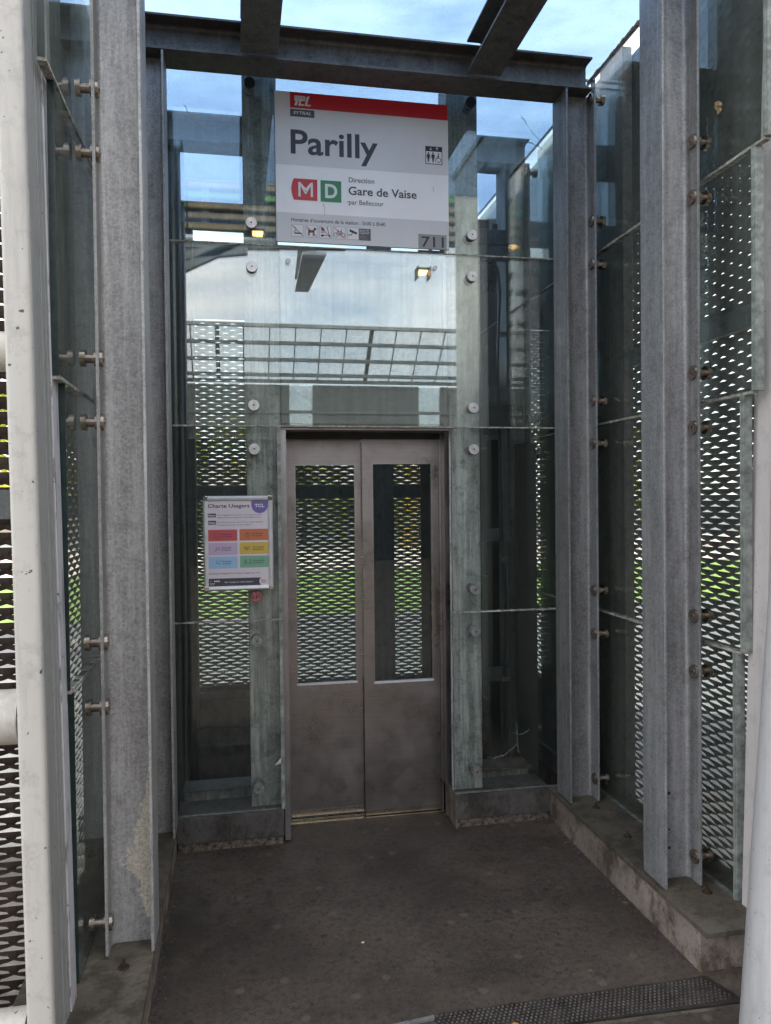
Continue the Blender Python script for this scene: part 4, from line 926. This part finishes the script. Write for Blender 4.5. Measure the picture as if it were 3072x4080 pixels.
def rail(lab, za, r, y=2.33, x0=-2.0):
    tag(obj('pipe_rail', MB().cyl((x0, y, za), (-.60, y, za), r, None, 32), 'pipe', None, True), lab, 'pipe rail', 'cream pipe rails left of the post')
rail('cream pipe rail meeting the left white post at hip height', 1.05, .076)
rail('cream pipe rail meeting the left white post above head height', 2.07, .055)
rail('cream pipe rail near the floor at the bottom left corner', .165, .055)

t = thing('slotted_frame_panel', 'pinkish white slotted panel of the entrance frame at the right edge', 'frame panel', (1.9, 2.4, 0))  # panel of the white entrance frame, not a gate
L = lambda z, a, b: a+(b-a)*z/3.4         # leaning edge
def panel_strip(a0, a1, b0, b1, y0, y1, z0, z1, mat, nm):
    mb = MB().hexa([(L(z0, a0, a1), y0, z0), (L(z0, b0, b1), y0, z0), (L(z0, b0, b1), y1, z0), (L(z0, a0, a1), y1, z0)], [(L(z1, a0, a1), y0, z1), (L(z1, b0, b1), y0, z1), (L(z1, b0, b1), y1, z1), (L(z1, a0, a1), y1, z1)])
    return obj(nm, mb, mat, t)
panel_strip(1.768, 1.872, 1.784, 1.888, 2.402, 2.50, .0, 3.9, 'white_r', 'edge_strip')
o = panel_strip(1.788, 1.900, 1.806, 1.918, 2.372, 2.50, .0, 3.9, 'white_r', 'stile')
panel_strip(1.811, 1.922, 2.60, 2.70, 2.368, 2.50, .0, 3.9, 'white_r', 'leaf')
panel_strip(1.8063, 1.9183, 1.8107, 1.9217, 2.382, 2.50, .0, 3.9, 'dark', 'slot')
lugs = MB()
for z in (.30, .86, 1.42, 1.98, 2.54): lugs.hexa([(L(z, 1.8064, 1.9184), 2.37, z), (L(z, 1.8106, 1.9216), 2.37, z), (L(z, 1.8106, 1.9216), 2.381, z), (L(z, 1.8064, 1.9184), 2.381, z)], [(L(z, 1.8064, 1.9184), 2.37, z+.03), (L(z, 1.8106, 1.9216), 2.37, z+.03), (L(z, 1.8106, 1.9216), 2.381, z+.03), (L(z, 1.8064, 1.9184), 2.381, z+.03)])
obj('bridge', lugs, 'white_r', t)
t = thing('white_tube_column', 'leaning pale grey tube column at the bottom right corner', 'column', (1.6, 2.08, 0))
obj('tube', MB().cyl((1.606, 2.08, -.02), (1.80, 2.08, 2.4), .118, None, 48), 'white_c', t, True)
for z, a in ((.50, -.30), (.43, -.55), (.335, -.35), (.27, -.2)):
    cx = 1.606+.194*(z/2.4); an = math.atan2(-1, .18+a); p = Vector((cx+.118*math.cos(an), 2.08+.118*math.sin(an), z)); nv = Vector((math.cos(an), math.sin(an), 0))
    obj('rivet', MB().cyl(p-nv*.002, p+nv*.005, .006, .004, 10), 'white_r', t, True)

# ------------------------------------------------------------------ cobwebs
def web(lab, strands, mat, loc):
    t = thing('cobweb', lab, 'cobweb', loc)
    for s in strands:
        mb = MB(); pts_ = []
        n = 26
        for i in range(n+1):
            f = i/n; p = Vector(s[0])*(1-f)+Vector(s[1])*f; p.z -= s[2]*math.sin(math.pi*f) ; p += Vector((rnd.gauss(0, .002), 0, rnd.gauss(0, .003))); pts_.append(tuple(p))
        for a, b in zip(pts_[:-1], pts_[1:]): mb.cyl(a, b, s[3]*(.5+1.3*rnd.random()), None, 5)
        obj('strand', mb, mat, t)
web('dark dusty cobweb sagging across the top left pane', [((-.22, 3.742, 3.49), (.02, 3.742, 3.45), .10, .0014), ((-.19, 3.742, 3.43), (.02, 3.742, 3.44), .075, .0009), ((-.26, 3.742, 3.22), (-.20, 3.742, 3.34), .0, .0006)], 'web', (-.1, 3.742, 3.4))
web('dark cobweb threads in the top right pane beside the column', [((1.43, 3.742, 3.57), (1.53, 3.742, 3.45), .01, .0008), ((1.40, 3.742, 3.42), (1.54, 3.742, 3.41), -.02, .0012)], 'web', (1.45, 3.742, 3.5))
web('pale stringy cobweb low behind the lower right pane', [((1.24, 3.80, .32), (1.42, 3.85, .36), .03, .0012), ((1.40, 3.80, .48), (1.41, 3.80, .33), .0, .0016), ((1.38, 3.80, .44), (1.47, 3.80, .45), .02, .001)], 'web_pale', (1.4, 3.8, .4))

# ------------------------------------------------------------------ things behind the camera that the panes mirror
def MIR(p): return (p[0], 7.44-p[1], p[2])
t = thing('canopy_hall', 'long canopy hall with gridded milky roof glazing, mirrored in the pane above the door', 'building', (2, -14, 0))
yt, yb_ = 18.8, 20.0
def hallpt(fx, fz):     # fx metres from left, fz 0 top..1 bottom (virtual image, then mirrored)
    x = -6+fx; y = yt+(yb_-yt)*fz; z = 5.80+(4.66-5.80)*fz; return Vector(MIR((x, y, z)))
fr = MB(); NW = 34
for i in range(NW+1):
    x = i*.62; a, b = hallpt(x, -.02), hallpt(x, 1.0); wdt = .10 if i % 6 == 3 else .028
    fr.hexa([a+Vector((-wdt/2, 0, 0)), a+Vector((wdt/2, 0, 0)), a+Vector((wdt/2, -.10, 0)), a+Vector((-wdt/2, -.10, 0))], [b+Vector((-wdt/2, 0, 0)), b+Vector((wdt/2, 0, 0)), b+Vector((wdt/2, -.10, 0)), b+Vector((-wdt/2, -.10, 0))])
for f in (0, .30, .60, .88, 1.0):
    a, b = hallpt(0, f), hallpt(NW*.62, f); fr.box(a.x, b.x, a.y-.02, a.y+.09, a.z-.035, a.z+.045)
obj('glazing_frame', fr, 'can_steel', t)
pn = MB()
for i in range(NW):
    pn.quad(hallpt(i*.62+.02, .01), hallpt(i*.62+.60, .01), hallpt(i*.62+.60, .99), hallpt(i*.62+.02, .99))
obj('roof_glazing', pn, 'panel', t)
ywall = 7.44-20.1
wl = MB(); xs = [-6, -3.6, -2.2, 1.45, 2.05, 2.2, 5.0, 5.7, 9, 9.7, 15]
solid = [(-6, 1.35), (1.95, 4.75), (5.35, 8.6), (9.2, 15)]
for a, b in solid: wl.box(a, b, ywall-.15, ywall, 3.2, 4.60)
wl.box(-6, 15, ywall-.15, ywall, 3.70, 3.80) if False else None
obj('wall', wl, 'can_wall', t)
obj('shop_front', MB().box(-6, 15, ywall-.14, ywall-.02, 0, 3.198), 'dark', t)
for (a, b) in ((1.352, 1.948), (4.752, 5.348), (8.602, 9.198)):
    obj('window', MB().box(a, b, ywall-.10, ywall-.06, 3.2, 4.58), 'panel', t)
obj('rail', MB().box(-6, 15, ywall+.002, ywall+.05, 3.86, 3.94), 'can_steel', t)
t = thing('cantilever_beam', 'grey tapering steel arm jutting overhead, mirrored above the lift door', 'arm', (1, -4, 4.5))
def I_seg(p0, p1, h0, h1, wd):
    mb = MB(); p0, p1 = Vector(p0), Vector(p1); sx = Vector((1, 0, 0))
    def ring(p, h): return p
    for dz0, dz1, hw in ((0, .02, wd/2), (None, None, .012), (-.02, 0, wd/2)):
        pass
    def bar(p, q, w2, za, zb_, zc, zd):
        mb.hexa([p+Vector((-w2, 0, za)), p+Vector((w2, 0, za)), q+Vector((w2, 0, zc)), q+Vector((-w2, 0, zc))], [p+Vector((-w2, 0, zb_)), p+Vector((w2, 0, zb_)), q+Vector((w2, 0, zd)), q+Vector((-w2, 0, zd))])
    bar(p0, p1, wd/2, 0, .03, 0, .03); bar(p0, p1, .015, .031, h0, .031, h1); bar(p0, p1, wd/2, h0+.001, h0+.031, h1+.001, h1+.031); return mb
obj('arm', I_seg(MIR((.80, 7.9, 4.12)), MIR((1.18, 14.0, 5.36)), .42, .22, .24), 'can_steel', t)
t = thing('canopy_brace', 'pair of steel braces mirrored at the left end of the wide pane', 'brace', (-.4, 0, 4))
for a, b in (((-.62, 7.0, 3.58), (.05, 7.0, 3.92)), ((-.62, 7.0, 3.76), (.12, 7.0, 3.86)), ((-.62, 7.05, 3.90), (1.0, 7.05, 3.95))):
    a, b = Vector(MIR(a)), Vector(MIR(b)); obj('brace', MB().hexa([a+Vector((0, -.04, -.04)), b+Vector((0, -.04, -.04)), b+Vector((0, .04, -.04)), a+Vector((0, .04, -.04))], [a+Vector((0, -.04, .04)), b+Vector((0, -.04, .04)), b+Vector((0, .04, .04)), a+Vector((0, .04, .04))]), 'can_steel', t)
t = thing('slatted_awning', 'slatted timber awning with green boards, mirrored low in the top pane', 'awning', (.5, -1.6, 4.9))
for i in range(5):
    z = 4.72+i*.115
    for k in range(4):
        x0 = -2.2+k*1.7; obj('slat', MB().box(x0, x0+1.68, -1.62, -1.58, z, z+.058), 'gpaint' if (i*3+k*2) % 5 == 1 else 'wood', t)
for x in (-2.0, -.35, 1.2, 2.8, 4.3): obj('strut', MB().box(x, x+.08, -1.70, -1.622, 4.7, 5.3), 'can_steel', t)
obj('back_sheet', MB().box(-2.25, 4.65, -1.76, -1.702, 4.70, 5.3), 'dark', t)
for x, z, lab in ((.27, 4.66, 'small lit warm lamp mirrored below the top left fixing'), (2.17, 4.30, 'small lit warm lamp mirrored at the upper right of the wide pane')):
    t = thing('awning_lamp', lab, 'lamp', (x, -1.5, z)); obj('housing', MB().box(x-.07, x+.07, -1.56, -1.46, z+.02, z+.05), 'dark', t)
    obj('added_cheeks', MB().box(x-.075, x-.0705, -1.58, -1.38, z-.09, z+.05).box(x+.0705, x+.075, -1.58, -1.38, z-.09, z+.05), 'dark', t)  # side cheeks added to keep the lamp's glow out of the side glass
    obj('lens', MB().hexa([(x-.055, -1.55, z-.012), (x+.055, -1.55, z-.012), (x+.05, -1.47, z-.004), (x-.05, -1.47, z-.004)], [(x-.06, -1.55, z+.019), (x+.06, -1.55, z+.019), (x+.06, -1.47, z+.019), (x-.06, -1.47, z+.019)]), 'lampglow', t)
t = thing('entrance_side_wall', 'dark grey clad wall of the entrance on the right, mirrored beside the right column', 'wall', (2.1, 1.0, 0))
obj('cladding', MB().box(2.02, 2.14, .45, 2.05, -.01, 4.6), 'can_steel', t)
obj('capping', MB().box(2.00, 2.16, .43, 2.07, 4.601, 4.65), 'can_steel', t)

# ------------------------------------------------------------------ small marks and leftovers
for z0, z1 in ((.172, 1.0775), (1.0835, 1.996)):
    o = [q for q in bpy.data.objects if q.get('label', '').startswith('lower left front pane' if z0 < 1 else 'middle left front pane')][0]
    obj('edge_strip', MB().box(.188, .2035, 3.7165, 3.7195, z0, z1).box(.2036, .2052, 3.7165, 3.741, z0, z1), 'glass_edge', o)
tag(obj('torn_sticker', MB().add([(.158, 3.7180, .385), (.186, 3.7180, .392), (.190, 3.7180, .402), (.186, 3.7185, .418), (.176, 3.712, .402)], [(0, 1, 4), (1, 2, 4), (2, 3, 4), (3, 0, 4)]), 'letter'), 'torn white sticker scrap low on the left front pane', 'sticker')
nb = MB()
for k in range(16):
    a, q = rnd.random()*6.28, .018*rnd.random(); y, z = 2.62+math.cos(a)*q, 3.085+math.sin(a)*q*1.4
    nb.cyl((1.7695, y, z), (1.7695-.012*rnd.random()-.002, y, z), .009, .003, 7)
tag(obj('mud_nest', nb, 'foam'), 'small brown mud nest stuck high on the right wall glass', 'mud nest')
sf = MB()
for k in range(46):
    x = .955+.06*rnd.random(); z = .30+.15*rnd.random()+.5*(x-.985); ln = .004+.02*rnd.random(); h_ = .0007+.0012*rnd.random()
    sf.add([(x, 3.9374-.00001*k, z), (x+ln, 3.9374-.00001*k, z+ln*.5), (x+ln, 3.9374-.00001*k, z+ln*.5+h_), (x, 3.9374-.00001*k, z+h_)], [(0, 1, 2, 3)])
obj('scuff', sf, 'jamb', bpy.data.objects['lift_door'], label='pale rubbed scuff low on the right leaf'); sf = MB()
for k in range(40):
    x = .69+.28*rnd.random(); z = .60+.085*rnd.random(); ln = .02+.09*rnd.random(); ln = min(ln, 1.0-x)
    sf.add([(x, 3.9374-.00001*k, z), (x+ln, 3.9374-.00001*k, z+.001), (x+ln, 3.9374-.00001*k, z+.0018), (x, 3.9374-.00001*k, z+.0008)], [(0, 1, 2, 3)])
obj('scuff', sf, 'jamb', bpy.data.objects['lift_door'], label='fine scratches under the right leaf window')
